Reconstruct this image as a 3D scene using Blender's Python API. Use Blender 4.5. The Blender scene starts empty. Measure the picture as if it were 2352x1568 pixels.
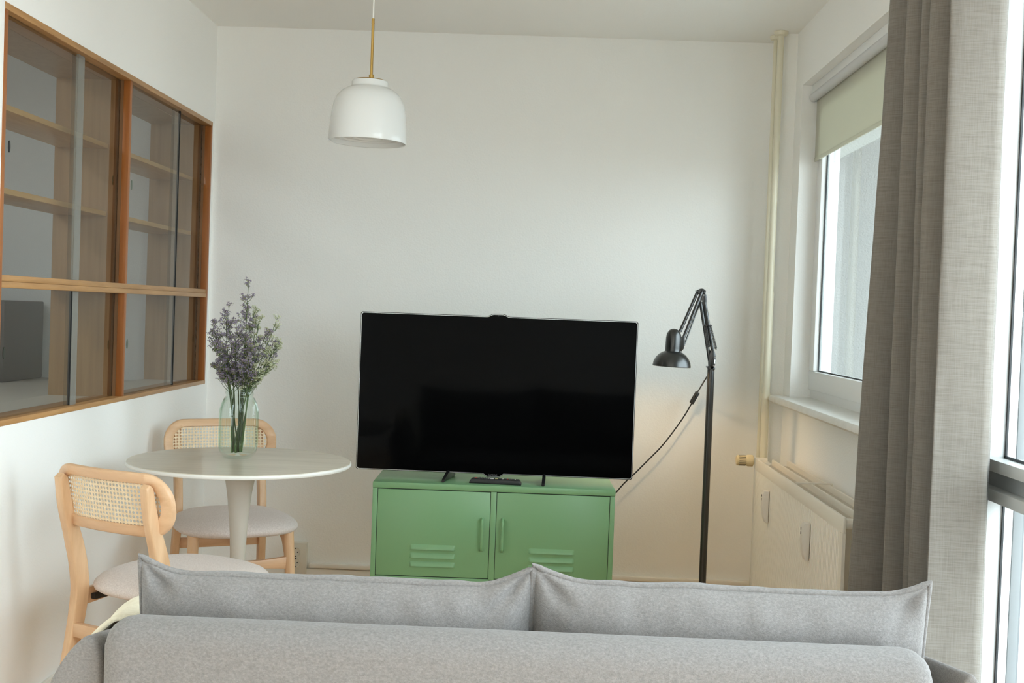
import bpy, bmesh, math, random
from math import sin, cos, pi, radians, sqrt
from mathutils import Vector, Matrix, noise

random.seed(7)
scene = bpy.context.scene
COL = scene.collection

# ------------------------------------------------------------------ materials
def new_mat(name):
    m = bpy.data.materials.new(name)
    m.use_nodes = True
    nt = m.node_tree
    for n in list(nt.nodes):
        nt.nodes.remove(n)
    out = nt.nodes.new('ShaderNodeOutputMaterial')
    return m, nt, out

def principled(name, col, rough=0.5, metal=0.0, spec=0.5, coat=0.0):
    m, nt, out = new_mat(name)
    b = nt.nodes.new('ShaderNodeBsdfPrincipled')
    b.inputs['Base Color'].default_value = (*col, 1)
    b.inputs['Roughness'].default_value = rough
    b.inputs['Metallic'].default_value = metal
    b.inputs['Specular IOR Level'].default_value = spec
    b.inputs['Coat Weight'].default_value = coat
    nt.links.new(b.outputs[0], out.inputs[0])
    return m, nt, b

def tex_noise(nt, scale, detail=3.0, vec=None, rough=0.5):
    n = nt.nodes.new('ShaderNodeTexNoise')
    n.inputs['Scale'].default_value = scale
    n.inputs['Detail'].default_value = detail
    n.inputs['Roughness'].default_value = rough
    if vec:
        nt.links.new(vec, n.inputs['Vector'])
    return n

def mapping(nt, scale, rot=(0, 0, 0), kind='Object'):
    tc = nt.nodes.new('ShaderNodeTexCoord')
    mp = nt.nodes.new('ShaderNodeMapping')
    mp.inputs['Scale'].default_value = scale
    mp.inputs['Rotation'].default_value = rot
    nt.links.new(tc.outputs[kind], mp.inputs['Vector'])
    return mp.outputs[0]

def ramp(nt, fac, stops):
    r = nt.nodes.new('ShaderNodeValToRGB')
    el = r.color_ramp.elements
    while len(el) < len(stops):
        el.new(0.5)
    for e, (p, c) in zip(el, stops):
        e.position = p
        e.color = (*c, 1)
    nt.links.new(fac, r.inputs[0])
    return r.outputs[0]

def add_bump(nt, b, height, strength, dist=0.01):
    bp = nt.nodes.new('ShaderNodeBump')
    bp.inputs['Strength'].default_value = strength
    bp.inputs['Distance'].default_value = dist
    nt.links.new(height, bp.inputs['Height'])
    nt.links.new(bp.outputs[0], b.inputs['Normal'])

def mat_wall(name, col, bump=0.25):
    m, nt, b = principled(name, col, 0.85, spec=0.25)
    v = mapping(nt, (1, 1, 1))
    n = tex_noise(nt, 150, 2.0, v)
    n2 = tex_noise(nt, 1.3, 2.0, v)
    add_bump(nt, b, n.outputs[0], bump, 0.004)
    c = ramp(nt, n2.outputs[0], [(0.3, tuple(x * 0.985 for x in col)), (0.7, col)])
    nt.links.new(c, b.inputs['Base Color'])
    return m

def mat_wood(name, dark, light, scale, rough=0.42, coat=0.1):
    """grain runs along the axis whose scale is smallest"""
    m, nt, b = principled(name, light, rough, coat=coat)
    v = mapping(nt, scale)
    n = tex_noise(nt, 1.0, 6.0, v, 0.62)
    n2 = tex_noise(nt, 0.25, 2.0, v)
    mx = nt.nodes.new('ShaderNodeMath'); mx.operation = 'MULTIPLY_ADD'
    nt.links.new(n.outputs[0], mx.inputs[0]); mx.inputs[1].default_value = 0.6
    h = nt.nodes.new('ShaderNodeMath'); h.operation = 'MULTIPLY'; h.inputs[1].default_value = 0.4
    nt.links.new(n2.outputs[0], h.inputs[0]); nt.links.new(h.outputs[0], mx.inputs[2])
    c = ramp(nt, mx.outputs[0], [(0.32, dark), (0.68, light)])
    nt.links.new(c, b.inputs['Base Color'])
    add_bump(nt, b, n.outputs[0], 0.05, 0.002)
    return m

def mat_fabric(name, dark, light, scale=(90, 90, 220), lo=0.36, hi=0.64, bump=0.25, big=0.0):
    m, nt, b = principled(name, light, 0.95, spec=0.15)
    b.inputs['Sheen Weight'].default_value = 0.15
    b.inputs['Sheen Roughness'].default_value = 0.5
    v = mapping(nt, scale)
    n = tex_noise(nt, 1.0, 4.0, v, 0.65)
    n2 = tex_noise(nt, 500, 2.0, mapping(nt, (1, 1, 1)))
    c = ramp(nt, n.outputs[0], [(lo, dark), (hi, light)])
    nt.links.new(c, b.inputs['Base Color'])
    add_bump(nt, b, n2.outputs[0], bump, 0.002)
    return m

def mat_linen(name, dark, light):
    m, nt, b = principled(name, light, 0.95, spec=0.1)
    b.inputs['Sheen Weight'].default_value = 0.1
    a = tex_noise(nt, 1.0, 4.0, mapping(nt, (22, 22, 560)), 0.6)
    d = tex_noise(nt, 1.0, 3.0, mapping(nt, (560, 560, 14)), 0.6)
    mx = nt.nodes.new('ShaderNodeMath'); mx.operation = 'MULTIPLY_ADD'
    nt.links.new(a.outputs[0], mx.inputs[0]); mx.inputs[1].default_value = 0.62
    h = nt.nodes.new('ShaderNodeMath'); h.operation = 'MULTIPLY'; h.inputs[1].default_value = 0.38
    nt.links.new(d.outputs[0], h.inputs[0]); nt.links.new(h.outputs[0], mx.inputs[2])
    c = ramp(nt, mx.outputs[0], [(0.34, dark), (0.47, tuple((x + y) / 2 for x, y in zip(dark, light))), (0.58, light)])
    nt.links.new(c, b.inputs['Base Color'])
    add_bump(nt, b, mx.outputs[0], 0.25, 0.002)
    return m

def mat_glass(name, tint, gloss=1.0, ior=1.45, rough=0.02):
    m, nt, out = new_mat(name)
    t = nt.nodes.new('ShaderNodeBsdfTransparent'); t.inputs[0].default_value = (*tint, 1)
    g = nt.nodes.new('ShaderNodeBsdfGlossy'); g.inputs['Roughness'].default_value = rough
    g.inputs['Color'].default_value = (gloss, gloss, gloss, 1)
    f = nt.nodes.new('ShaderNodeFresnel'); f.inputs['IOR'].default_value = ior
    mx = nt.nodes.new('ShaderNodeMixShader')
    # reflect only at the outer faces of the thin sheet
    ge = nt.nodes.new('ShaderNodeNewGeometry'); inv = nt.nodes.new('ShaderNodeMath'); inv.operation = 'SUBTRACT'
    inv.inputs[0].default_value = 1.0; nt.links.new(ge.outputs['Backfacing'], inv.inputs[1])
    mu = nt.nodes.new('ShaderNodeMath'); mu.operation = 'MULTIPLY'
    nt.links.new(f.outputs[0], mu.inputs[0]); nt.links.new(inv.outputs[0], mu.inputs[1])
    nt.links.new(mu.outputs[0], mx.inputs[0]); nt.links.new(t.outputs[0], mx.inputs[1]); nt.links.new(g.outputs[0], mx.inputs[2])
    nt.links.new(mx.outputs[0], out.inputs[0])
    return m

M = {}
M['wall'] = mat_wall('wall_paint', (0.878, 0.882, 0.868))
M['ceiling'] = mat_wall('ceiling_paint', (0.862, 0.86, 0.838), 0.12)
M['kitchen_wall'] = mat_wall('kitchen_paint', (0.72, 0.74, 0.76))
M['render'] = mat_wall('exterior_render', (0.82, 0.82, 0.80), 0.9)
M['facade'] = mat_wall('facade_render', (0.30, 0.30, 0.29), 0.9)
M['trim'] = principled('trim_paint', (0.84, 0.83, 0.79), 0.5)[0]
M['pvc'] = principled('white_pvc', (0.80, 0.81, 0.81), 0.3)[0]
M['framegrey'] = principled('door_frame', (0.60, 0.615, 0.61), 0.35)[0]
M['outgrey'] = principled('outer_frame_grey', (0.16, 0.17, 0.175), 0.45)[0]
M['alu'] = principled('window_grey', (0.42, 0.44, 0.45), 0.35)[0]
M['gasket'] = principled('black_rubber', (0.012, 0.014, 0.016), 0.5)[0]
M['glass'] = mat_glass('window_glass', (0.97, 0.985, 0.98))
M['dimming'] = mat_glass('dimming_glass', (0.80, 0.825, 0.82))  # even tint added to cut the daylight through the window
M['smoked'] = mat_glass('cabinet_glass', (0.84, 0.84, 0.81), 0.9, 1.42)
M['pull'] = mat_glass('pull_glass', (0.62, 0.70, 0.64), 1.0, 1.5)
mf, ntf, of = new_mat('pane_haze')  # pale see-through mix that paints the haze on overlapping panes
d1_ = ntf.nodes.new('ShaderNodeBsdfDiffuse'); d1_.inputs[0].default_value = (0.46, 0.47, 0.45, 1)
t1_ = ntf.nodes.new('ShaderNodeBsdfTransparent'); t1_.inputs[0].default_value = (0.9, 0.9, 0.88, 1)
m1_ = ntf.nodes.new('ShaderNodeMixShader'); m1_.inputs[0].default_value = 0.36
ntf.links.new(t1_.outputs[0], m1_.inputs[1]); ntf.links.new(d1_.outputs[0], m1_.inputs[2]); ntf.links.new(m1_.outputs[0], of.inputs[0])
M['haze'] = mf
M['oak_frame'] = mat_wood('oak_frame', (0.31, 0.155, 0.053), (0.49, 0.27, 0.105), (60, 5, 60))
M['oak_panel'] = mat_wood('oak_panel', (0.31, 0.18, 0.085), (0.44, 0.28, 0.145), (70, 70, 3))
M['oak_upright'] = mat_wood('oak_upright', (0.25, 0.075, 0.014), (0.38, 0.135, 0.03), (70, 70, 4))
M['oak_dark'] = mat_wood('oak_dark_brown', (0.13, 0.06, 0.02), (0.22, 0.105, 0.04), (70, 70, 4))  # dark brown wood for the track posts
M['beech'] = mat_wood('beech', (0.60, 0.365, 0.20), (0.78, 0.535, 0.33), (45, 45, 6))
M['beech_h'] = mat_wood('beech_horizontal', (0.60, 0.36, 0.20), (0.775, 0.52, 0.32), (6, 45, 45))
M['cane'] = mat_wood('cane', (0.70, 0.53, 0.34), (0.85, 0.71, 0.50), (120, 120, 120), 0.55)
M['seat'] = mat_fabric('seat_fabric', (0.56, 0.485, 0.45), (0.74, 0.67, 0.63), (260, 260, 260), 0.3, 0.7, 0.3)
M['sofa'] = mat_fabric('sofa_fabric', (0.168, 0.158, 0.154), (0.264, 0.251, 0.244), (210, 210, 320), 0.28, 0.72, 0.4)
M['blanket'] = mat_fabric('cream_wool', (0.66, 0.60, 0.45), (0.80, 0.75, 0.60), (80, 80, 80), 0.3, 0.7, 0.5)
M['linen'] = mat_linen('curtain_linen', (0.155, 0.138, 0.118), (0.213, 0.196, 0.172))
M['green'] = principled('green_enamel', (0.195, 0.385, 0.195), 0.34)[0]
M['gap'] = principled('dark_gap', (0.02, 0.035, 0.02), 0.8)[0]
M['screen'] = principled('screen_glass', (0.002, 0.002, 0.0022), 0.06, spec=0.05)[0]
M['bezel'] = principled('bezel_black', (0.008, 0.009, 0.010), 0.25)[0]
M['silver'] = principled('silver_edge', (0.55, 0.57, 0.58), 0.3, metal=0.8)[0]
M['logo'] = principled('logo_grey', (0.25, 0.25, 0.26), 0.4, metal=0.3)[0]
M['clear'] = mat_glass('clear_acrylic', (0.80, 0.85, 0.84), 0.8, 1.35)
M['black'] = principled('lamp_black', (0.010, 0.011, 0.011), 0.28, spec=0.9)[0]
M['blackplastic'] = principled('black_plastic', (0.015, 0.016, 0.017), 0.45)[0]
M['chrome'] = principled('bright_screw', (0.75, 0.77, 0.78), 0.2, metal=1.0)[0]
mb, ntb, bb = principled('lit_bulb', (0.85, 0.85, 0.84), 0.25)
bb.inputs['Emission Color'].default_value = (1.0, 0.67, 0.34, 1); bb.inputs['Emission Strength'].default_value = 260.0
M['bulb'] = mb
M['brass'] = principled('brass', (0.52, 0.33, 0.10), 0.34, metal=0.85)[0]
M['opal'] = principled('opal_glass', (0.70, 0.71, 0.70), 0.22)[0]
M['cordwhite'] = principled('white_cord', (0.83, 0.83, 0.80), 0.5)[0]
M['tulip'] = principled('table_base', (0.52, 0.485, 0.425), 0.45)[0]
M['tabletop'] = mat_wood('table_top', (0.52, 0.465, 0.37), (0.70, 0.645, 0.535), (3.5, 34, 34), 0.3, 0.15)
M['tablerim'] = principled('table_rim', (0.80, 0.79, 0.75), 0.4)[0]
M['jar'] = mat_glass('green_jar_glass', (0.952, 0.980, 0.962), 1.0, 1.42, 0.03)
M['stem'] = principled('stem_green', (0.075, 0.115, 0.035), 0.7)[0]
M['stemdark'] = principled('stem_dark_green', (0.045, 0.06, 0.022), 0.7)[0]
M['purple'] = principled('dry_purple', (0.255, 0.215, 0.285), 0.85)[0]
M['bud'] = principled('olive_bud', (0.245, 0.265, 0.10), 0.85)[0]
M['pale'] = principled('pale_blossom', (0.50, 0.52, 0.36), 0.85)[0]
M['radiator'] = principled('radiator_enamel', (0.80, 0.76, 0.68), 0.38)[0]
M['valve'] = principled('valve_cream', (0.72, 0.60, 0.36), 0.45)[0]
M['dark'] = principled('dark_recess', (0.06, 0.05, 0.045), 0.8)[0]
M['pipe'] = principled('pipe_paint', (0.74, 0.70, 0.56), 0.3)[0]
M['meter'] = principled('meter_plastic', (0.70, 0.67, 0.62), 0.45)[0]
M['sill'] = mat_wood('sill_stone', (0.66, 0.65, 0.61), (0.78, 0.78, 0.75), (18, 18, 18), 0.35)
mb, ntb, bb = principled('blind_fabric', (0.66, 0.65, 0.57), 0.9)
tl = ntb.nodes.new('ShaderNodeBsdfTranslucent'); tl.inputs[0].default_value = (0.66, 0.66, 0.56, 1)
mxb = ntb.nodes.new('ShaderNodeMixShader'); mxb.inputs[0].default_value = 0.36
ob = [n for n in ntb.nodes if n.type == 'OUTPUT_MATERIAL'][0]
ntb.links.new(bb.outputs[0], mxb.inputs[1]); ntb.links.new(tl.outputs[0], mxb.inputs[2]); ntb.links.new(mxb.outputs[0], ob.inputs[0])
M['blind'] = mb
M['cassette'] = principled('blind_tube', (0.60, 0.61, 0.63), 0.4)[0]
M['socket'] = principled('socket_plastic', (0.68, 0.65, 0.57), 0.4)[0]
M['red'] = principled('button_red', (0.55, 0.06, 0.05), 0.4)[0]
M['yellow'] = principled('button_yellow', (0.65, 0.6, 0.3), 0.4)[0]
M['whitebtn'] = principled('button_white', (0.65, 0.66, 0.66), 0.4)[0]
M['greybtn'] = principled('button_grey', (0.10, 0.10, 0.10), 0.5)[0]
M['counter'] = principled('counter_stone', (0.62, 0.61, 0.57), 0.4)[0]
M['kgrey'] = principled('appliance_grey', (0.13, 0.115, 0.11), 0.5)[0]
M['shelfedge'] = mat_wood('shelf_wood', (0.50, 0.29, 0.12), (0.66, 0.43, 0.2), (60, 5, 60))

def mat_floor():
    m, nt, b = principled('oak_floor', (0.5, 0.28, 0.12), 0.4)
    br = nt.nodes.new('ShaderNodeTexBrick')
    br.inputs['Scale'].default_value = 1.0
    br.inputs['Brick Width'].default_value = 1.2
    br.inputs['Row Height'].default_value = 0.14
    br.inputs['Mortar Size'].default_value = 0.002
    br.inputs['Color1'].default_value = (0.74, 0.49, 0.28, 1)
    br.inputs['Color2'].default_value = (0.80, 0.55, 0.33, 1)
    br.inputs['Mortar'].default_value = (0.15, 0.08, 0.03, 1)
    nt.links.new(mapping(nt, (1, 1, 1), (0, 0, pi / 2)), br.inputs['Vector'])
    n = tex_noise(nt, 1.0, 5.0, mapping(nt, (40, 3, 40)))
    mx = nt.nodes.new('ShaderNodeMix'); mx.data_type = 'RGBA'; mx.blend_type = 'MULTIPLY'
    mx.inputs[0].default_value = 0.15
    nt.links.new(br.outputs[0], mx.inputs[6]); nt.links.new(n.outputs[0], mx.inputs[7])
    nt.links.new(mx.outputs[2], b.inputs['Base Color'])
    return m
M['floor'] = mat_floor()

# ------------------------------------------------------------------ mesh helper
class MB:
    def __init__(self):
        self.bm = bmesh.new()
    def _new(self, before):
        return [v for v in self.bm.verts if v not in before]
    def box(self, a, b, bev=0.0, seg=2, mtx=None):
        x0, y0, z0 = (min(a[i], b[i]) for i in range(3))
        x1, y1, z1 = (max(a[i], b[i]) for i in range(3))
        t = bmesh.new()
        vs = [t.verts.new(p) for p in ((x0,y0,z0),(x1,y0,z0),(x1,y1,z0),(x0,y1,z0),(x0,y0,z1),(x1,y0,z1),(x1,y1,z1),(x0,y1,z1))]
        for f in ((0,3,2,1),(4,5,6,7),(0,1,5,4),(1,2,6,5),(2,3,7,6),(3,0,4,7)):
            t.faces.new([vs[i] for i in f])
        if bev > 0:
            bmesh.ops.bevel(t, geom=list(t.edges), offset=bev, segments=seg, profile=0.5, affect='EDGES', clamp_overlap=True)
        self.merge(t, mtx)
        return self
    def merge(self, t, mtx=None):
        if mtx is not None:
            bmesh.ops.transform(t, matrix=mtx, verts=t.verts)
        me = bpy.data.meshes.new('tmp')
        t.to_mesh(me); t.free()
        self.bm.from_mesh(me)
        bpy.data.meshes.remove(me)
    def tube(self, pts, r, n=10, cap=True, radii=None, closed=False):
        pts = [Vector(p) for p in pts]
        k = len(pts)
        rings = []
        up = None
        for i, p in enumerate(pts):
            if closed:
                d = (pts[(i + 1) % k] - pts[i - 1])
            else:
                d = pts[min(i + 1, k - 1)] - pts[max(i - 1, 0)]
            if d.length < 1e-9:
                d = Vector((0, 0, 1))
            d.normalize()
            if up is None:
                a = Vector((0, 0, 1)) if abs(d.z) < 0.9 else Vector((1, 0, 0))
                up = (a - d * a.dot(d)).normalized()
            else:
                up = (up - d * up.dot(d))
                if up.length < 1e-6:
                    a = Vector((0, 0, 1)) if abs(d.z) < 0.9 else Vector((1, 0, 0))
                    up = a - d * a.dot(d)
                up.normalize()
            s = d.cross(up)
            rr = radii[i] if radii else r
            rings.append([self.bm.verts.new(p + up * (cos(2*pi*j/n) * rr) + s * (sin(2*pi*j/n) * rr)) for j in range(n)])
        m = k if closed else k - 1
        for i in range(m):
            A, B = rings[i], rings[(i + 1) % k]
            for j in range(n):
                self.bm.faces.new((A[j], A[(j+1) % n], B[(j+1) % n], B[j]))
        if cap and not closed:
            self.bm.faces.new(list(reversed(rings[0])))
            self.bm.faces.new(rings[-1])
        return self
    def lathe(self, prof, c=(0, 0, 0), n=40, mtx=None, rfun=None, cap0=False, cap1=False):
        t = bmesh.new()
        rings = []
        for r, z in prof:
            if r < 1e-6:
                rings.append([t.verts.new((0, 0, z))])
            else:
                rings.append([t.verts.new(((r + (rfun(2*pi*j/n, z) if rfun else 0)) * cos(2*pi*j/n), (r + (rfun(2*pi*j/n, z) if rfun else 0)) * sin(2*pi*j/n), z)) for j in range(n)])
        for A, B in zip(rings, rings[1:]):
            for j in range(n):
                if len(A) == 1 and len(B) == 1:
                    continue
                if len(A) == 1:
                    t.faces.new((A[0], B[j], B[(j+1) % n]))
                elif len(B) == 1:
                    t.faces.new((A[j], A[(j+1) % n], B[0]))
                else:
                    t.faces.new((A[j], A[(j+1) % n], B[(j+1) % n], B[j]))
        if cap0 and len(rings[0]) > 1:
            t.faces.new(list(reversed(rings[0])))
        if cap1 and len(rings[-1]) > 1:
            t.faces.new(rings[-1])
        bmesh.ops.recalc_face_normals(t, faces=t.faces)
        mm = Matrix.Translation(c)
        if mtx is not None:
            mm = mm @ mtx
        self.merge(t, mm)
        return self
    def prism(self, poly, h0, h1, axis='z', bev=0.0, seg=2, mtx=None):
        """closed polygon (2-D) extruded along axis: z->(x,y), y->(x,z), x->(y,z)"""
        def P(u, v, h):
            return {'z': (u, v, h), 'y': (u, h, v), 'x': (h, u, v)}[axis]
        t = bmesh.new()
        a = [t.verts.new(P(u, v, h0)) for u, v in poly]
        b = [t.verts.new(P(u, v, h1)) for u, v in poly]
        n = len(poly)
        fa = t.faces.new(a); fb = t.faces.new(list(reversed(b)))
        for i in range(n):
            t.faces.new((a[i], b[i], b[(i+1) % n], a[(i+1) % n]))
        bmesh.ops.recalc_face_normals(t, faces=t.faces)
        if bev > 0:
            ed = set(list(fa.edges) + list(fb.edges))
            bmesh.ops.bevel(t, geom=list(ed), offset=bev, segments=seg, profile=0.5, affect='EDGES', clamp_overlap=True)
        self.merge(t, mtx)
        return self
    def grid(self, fn, nu, nv, closed_u=False):
        V = [[self.bm.verts.new(fn(i / nu, j / nv)) for j in range(nv + 1)] for i in range(nu + (0 if closed_u else 1))]
        m = nu
        for i in range(m):
            A, B = V[i], V[(i + 1) % len(V)]
            for j in range(nv):
                self.bm.faces.new((A[j], B[j], B[j+1], A[j+1]))
        return self
    def build(self, name, mat, parent=None, smooth=40, world=False, weld=0.0):
        if weld:
            bmesh.ops.remove_doubles(self.bm, verts=self.bm.verts, dist=weld)
        bmesh.ops.recalc_face_normals(self.bm, faces=self.bm.faces)
        if world and parent is not None:
            bmesh.ops.translate(self.bm, verts=self.bm.verts, vec=-parent.location)
        me = bpy.data.meshes.new(name)
        self.bm.to_mesh(me); self.bm.free()
        mats = mat if isinstance(mat, (list, tuple)) else [mat]
        for m_ in mats:
            me.materials.append(m_)
        if smooth:
            me.shade_smooth()
            me.set_sharp_from_angle(angle=radians(smooth))
        o = bpy.data.objects.new(name, me)
        COL.objects.link(o)
        if parent is not None:
            o.parent = parent
        return o

def tag(o, label, cat, group=None):
    o['label'] = label; o['category'] = cat
    if group:
        o['group'] = group
    return o
def thing(name, label, cat, loc=(0, 0, 0), rz=0.0, group=None):
    o = bpy.data.objects.new(name, None)
    o.empty_display_size = 0.05
    COL.objects.link(o)
    o.location = loc; o.rotation_euler = (0, 0, rz)
    return tag(o, label, cat, group)
def struct(o):
    o['kind'] = 'structure'
    return o
def bezier(pts, n=8):
    """Catmull-Rom through points"""
    P = [Vector(p) for p in pts]
    P = [P[0] * 2 - P[1]] + P + [P[-1] * 2 - P[-2]]
    out = []
    for i in range(1, len(P) - 2):
        for k in range(n):
            t = k / n
            a, b, c, d = P[i-1], P[i], P[i+1], P[i+2]
            out.append(0.5 * ((2*b) + (-a + c) * t + (2*a - 5*b + 4*c - d) * t*t + (-a + 3*b - 3*c + d) * t**3))
    out.append(P[-2])
    return out
def rounded_rect(w, h, r, n=6):
    pts = []
    for cx, cy, a0 in ((w - r, h - r, 0), (-w + r, h - r, pi/2), (-w + r, -h + r, pi), (w - r, -h + r, 3*pi/2)):
        for k in range(n + 1):
            a = a0 + pi/2 * k / n
            pts.append((cx + r * cos(a), cy + r * sin(a)))
    return pts

# ------------------------------------------------------------------ room
XL, XR, YB, YF, H = -1.495, 1.061, 5.283, -1.3, 2.5
KX = -3.5     # kitchen far wall
WT = 0.27     # pass-through wall thickness
OX = 1.405    # outer face of the facade
# openings
PY0, PY1, PZ0, PZ1 = 3.205, 5.243, 0.893, 2.064
WY0, WY1, WZ0, WZ1 = 3.50, 4.963, 0.946, 2.256
DY0, DY1, DZ0, DZ1 = -1.2, 2.83, 0.05, 2.30

struct(MB().box((KX - 0.1, YF - 0.1, -0.1), (OX, YB + 0.1, 0)).build('floor', M['floor'], smooth=0))
struct(MB().box((KX - 0.1, YF - 0.1, H), (OX, YB + 0.1, H + 0.1)).build('ceiling', M['ceiling'], smooth=0))
struct(MB().box((KX - 0.1, YB, 0), (OX, YB + 0.1, H)).build('wall_back', M['wall'], smooth=0))
struct(MB().box((KX - 0.1, YF - 0.1, 0), (OX, YF, H)).build('wall_front', M['wall'], smooth=0))
m = MB()
m.box((XL - WT, YF, 0), (XL, PY0, H)); m.box((XL - WT, PY1, 0), (XL, YB, H))
m.box((XL - WT, PY0, 0), (XL, PY1, PZ0)); m.box((XL - WT, PY0, PZ1), (XL, PY1, H))
struct(m.build('wall_left', M['wall'], smooth=0))
def pierced(m, xa, xb):
    m.box((xa, WY1, 0), (xb, YB, H))
    m.box((xa, DY1, 0), (xb, WY0, H))
    m.box((xa, WY0, 0), (xb, WY1, WZ0)); m.box((xa, WY0, WZ1), (xb, WY1, H))
    m.box((xa, DY0, 0), (xb, DY1, DZ0)); m.box((xa, DY0, DZ1), (xb, DY1, H))
    m.box((xa, YF, 0), (xb, DY0, H))
    return m
struct(pierced(MB(), 1.216, OX).build('wall_facade', M['facade'], smooth=0))
m = pierced(MB(), XR, 1.216)
struct(m.build('wall_right', M['wall'], smooth=0))
# boxed column in the corner, rounded arris
c = [(XR, YB), (XR, 5.095)]
for k in range(7):
    a = -pi/2 - pi/2 * k / 6
    c.append((1.027 + 0.027 * cos(a), 5.122 + 0.027 * sin(a)))
c.append((1.0, YB))
struct(MB().prism(c, 0, H, 'z').build('wall_corner', M['wall'], smooth=30))
struct(MB().box((KX - 0.1, YF, 0), (KX, YB, H)).build('wall_kitchen', M['kitchen_wall'], smooth=0))
struct(MB().box((KX, YB - 0.01, 0), (XL - WT, YB, H)).build('wall_kitchen_back', M['kitchen_wall'], smooth=0))
struct(MB().box((KX, 1.9, 0), (XL - WT, 2.0, H)).build('wall_kitchen_front', M['kitchen_wall'], smooth=0))
# skirting and cable duct
m = MB().box((XL, YB - 0.014, 0), (1.0, YB, 0.072), 0.003)
struct(m.build('baseboard_back', M['trim']))
m = MB().box((XL, YF, 0), (XL + 0.014, YB, 0.072), 0.003)
struct(m.build('baseboard_left', M['trim']))
m = MB().box((-1.0, YB - 0.024, 0.078), (0.985, YB, 0.098), 0.004)
struct(m.build('trim_1', M['trim']))
# balcony outside
struct(MB().box((OX, -2.5, -0.2), (2.9, 6.5, -0.05)).build('floor_outside', M['render'], smooth=0))
struct(MB().box((OX, 3.1, 2.48), (2.2, 6.5, 2.66)).build('ceiling_outside', M['render'], smooth=0))  # unseen slab, cut to shape the daylight on wall and floor
struct(MB().box((2.8, -2.5, -0.2), (2.9, 6.5, 0.12)).build('wall_outside', M['render'], smooth=0))

# ------------------------------------------------------------------ window over the radiator
def frame_rect(m, x0, x1, y0, y1, z0, z1, w, bev=0.004):
    m.box((x0, y0, z0), (x1, y1, z0 + w), bev); m.box((x0, y0, z1 - w), (x1, y1, z1), bev)
    m.box((x0, y0, z0 + w), (x1, y0 + w, z1 - w), bev); m.box((x0, y1 - w, z0 + w), (x1, y1, z1 - w), bev)
w1 = bpy.data.objects.new('window_1', None); COL.objects.link(w1); w1.location = (1.15, 4.0, WZ0); struct(w1)
m = MB(); frame_rect(m, 1.145, 1.215, WY0, WY1, WZ0, WZ1, 0.06); m.build('outer_frame', M['pvc'], w1, world=True)
m = MB(); frame_rect(m, 1.133, 1.20, WY0 + 0.018, WY1 - 0.012, 0.988, WZ1 - 0.03, 0.078, 0.005); m.build('sash', M['pvc'], w1, world=True)
m = MB()
y0, y1, z0, z1 = WY0 + 0.096, WY1 - 0.090, 1.066, WZ1 - 0.108
frame_rect(m, 1.152, 1.157, y0, y1, z0, z1, 0.005, 0); m.build('gasket', M['gasket'], w1, 0, world=True)
MB().box((1.1575, y0, z0), (1.1625, y1, z1)).build('pane', M['dimming'], w1, 0, world=True)
# stone sill
m = MB()
m.prism([(XR, 0.922), (XR - 0.064, 0.922), (XR - 0.072, 0.930), (XR - 0.072, 0.945), (XR - 0.065, 0.953), (XR + 0.085, 0.953), (XR + 0.085, 0.922)], 3.45, 5.042, 'y', 0.003)
struct(m.build('trim_2', M['sill']))
# roller blind
rb = thing('roller_blind', 'off-white roller blind pulled part way down in the window recess', 'blind', (1.10, 4.0, 2.2))
MB().tube([(1.106, WY0 + 0.01, 2.203), (1.106, WY1 - 0.012, 2.203)], 0.0185, 20).build('tube', M['cassette'], rb, world=True)
MB().box((1.119, WY0 + 0.02, 1.95), (1.121, WY1 - 0.02, 2.20)).build('fabric', M['blind'], rb, world=True)
MB().box((1.116, WY0 + 0.02, 1.936), (1.124, WY1 - 0.02, 1.952), 0.002).build('bottom_bar', M['blind'], rb, world=True)
MB().box((1.100, WY0 + 0.01, 2.2215), (1.132, WY1 - 0.008, 2.2555), 0.003).build('bracket_rail', M['pvc'], rb, world=True)

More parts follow.
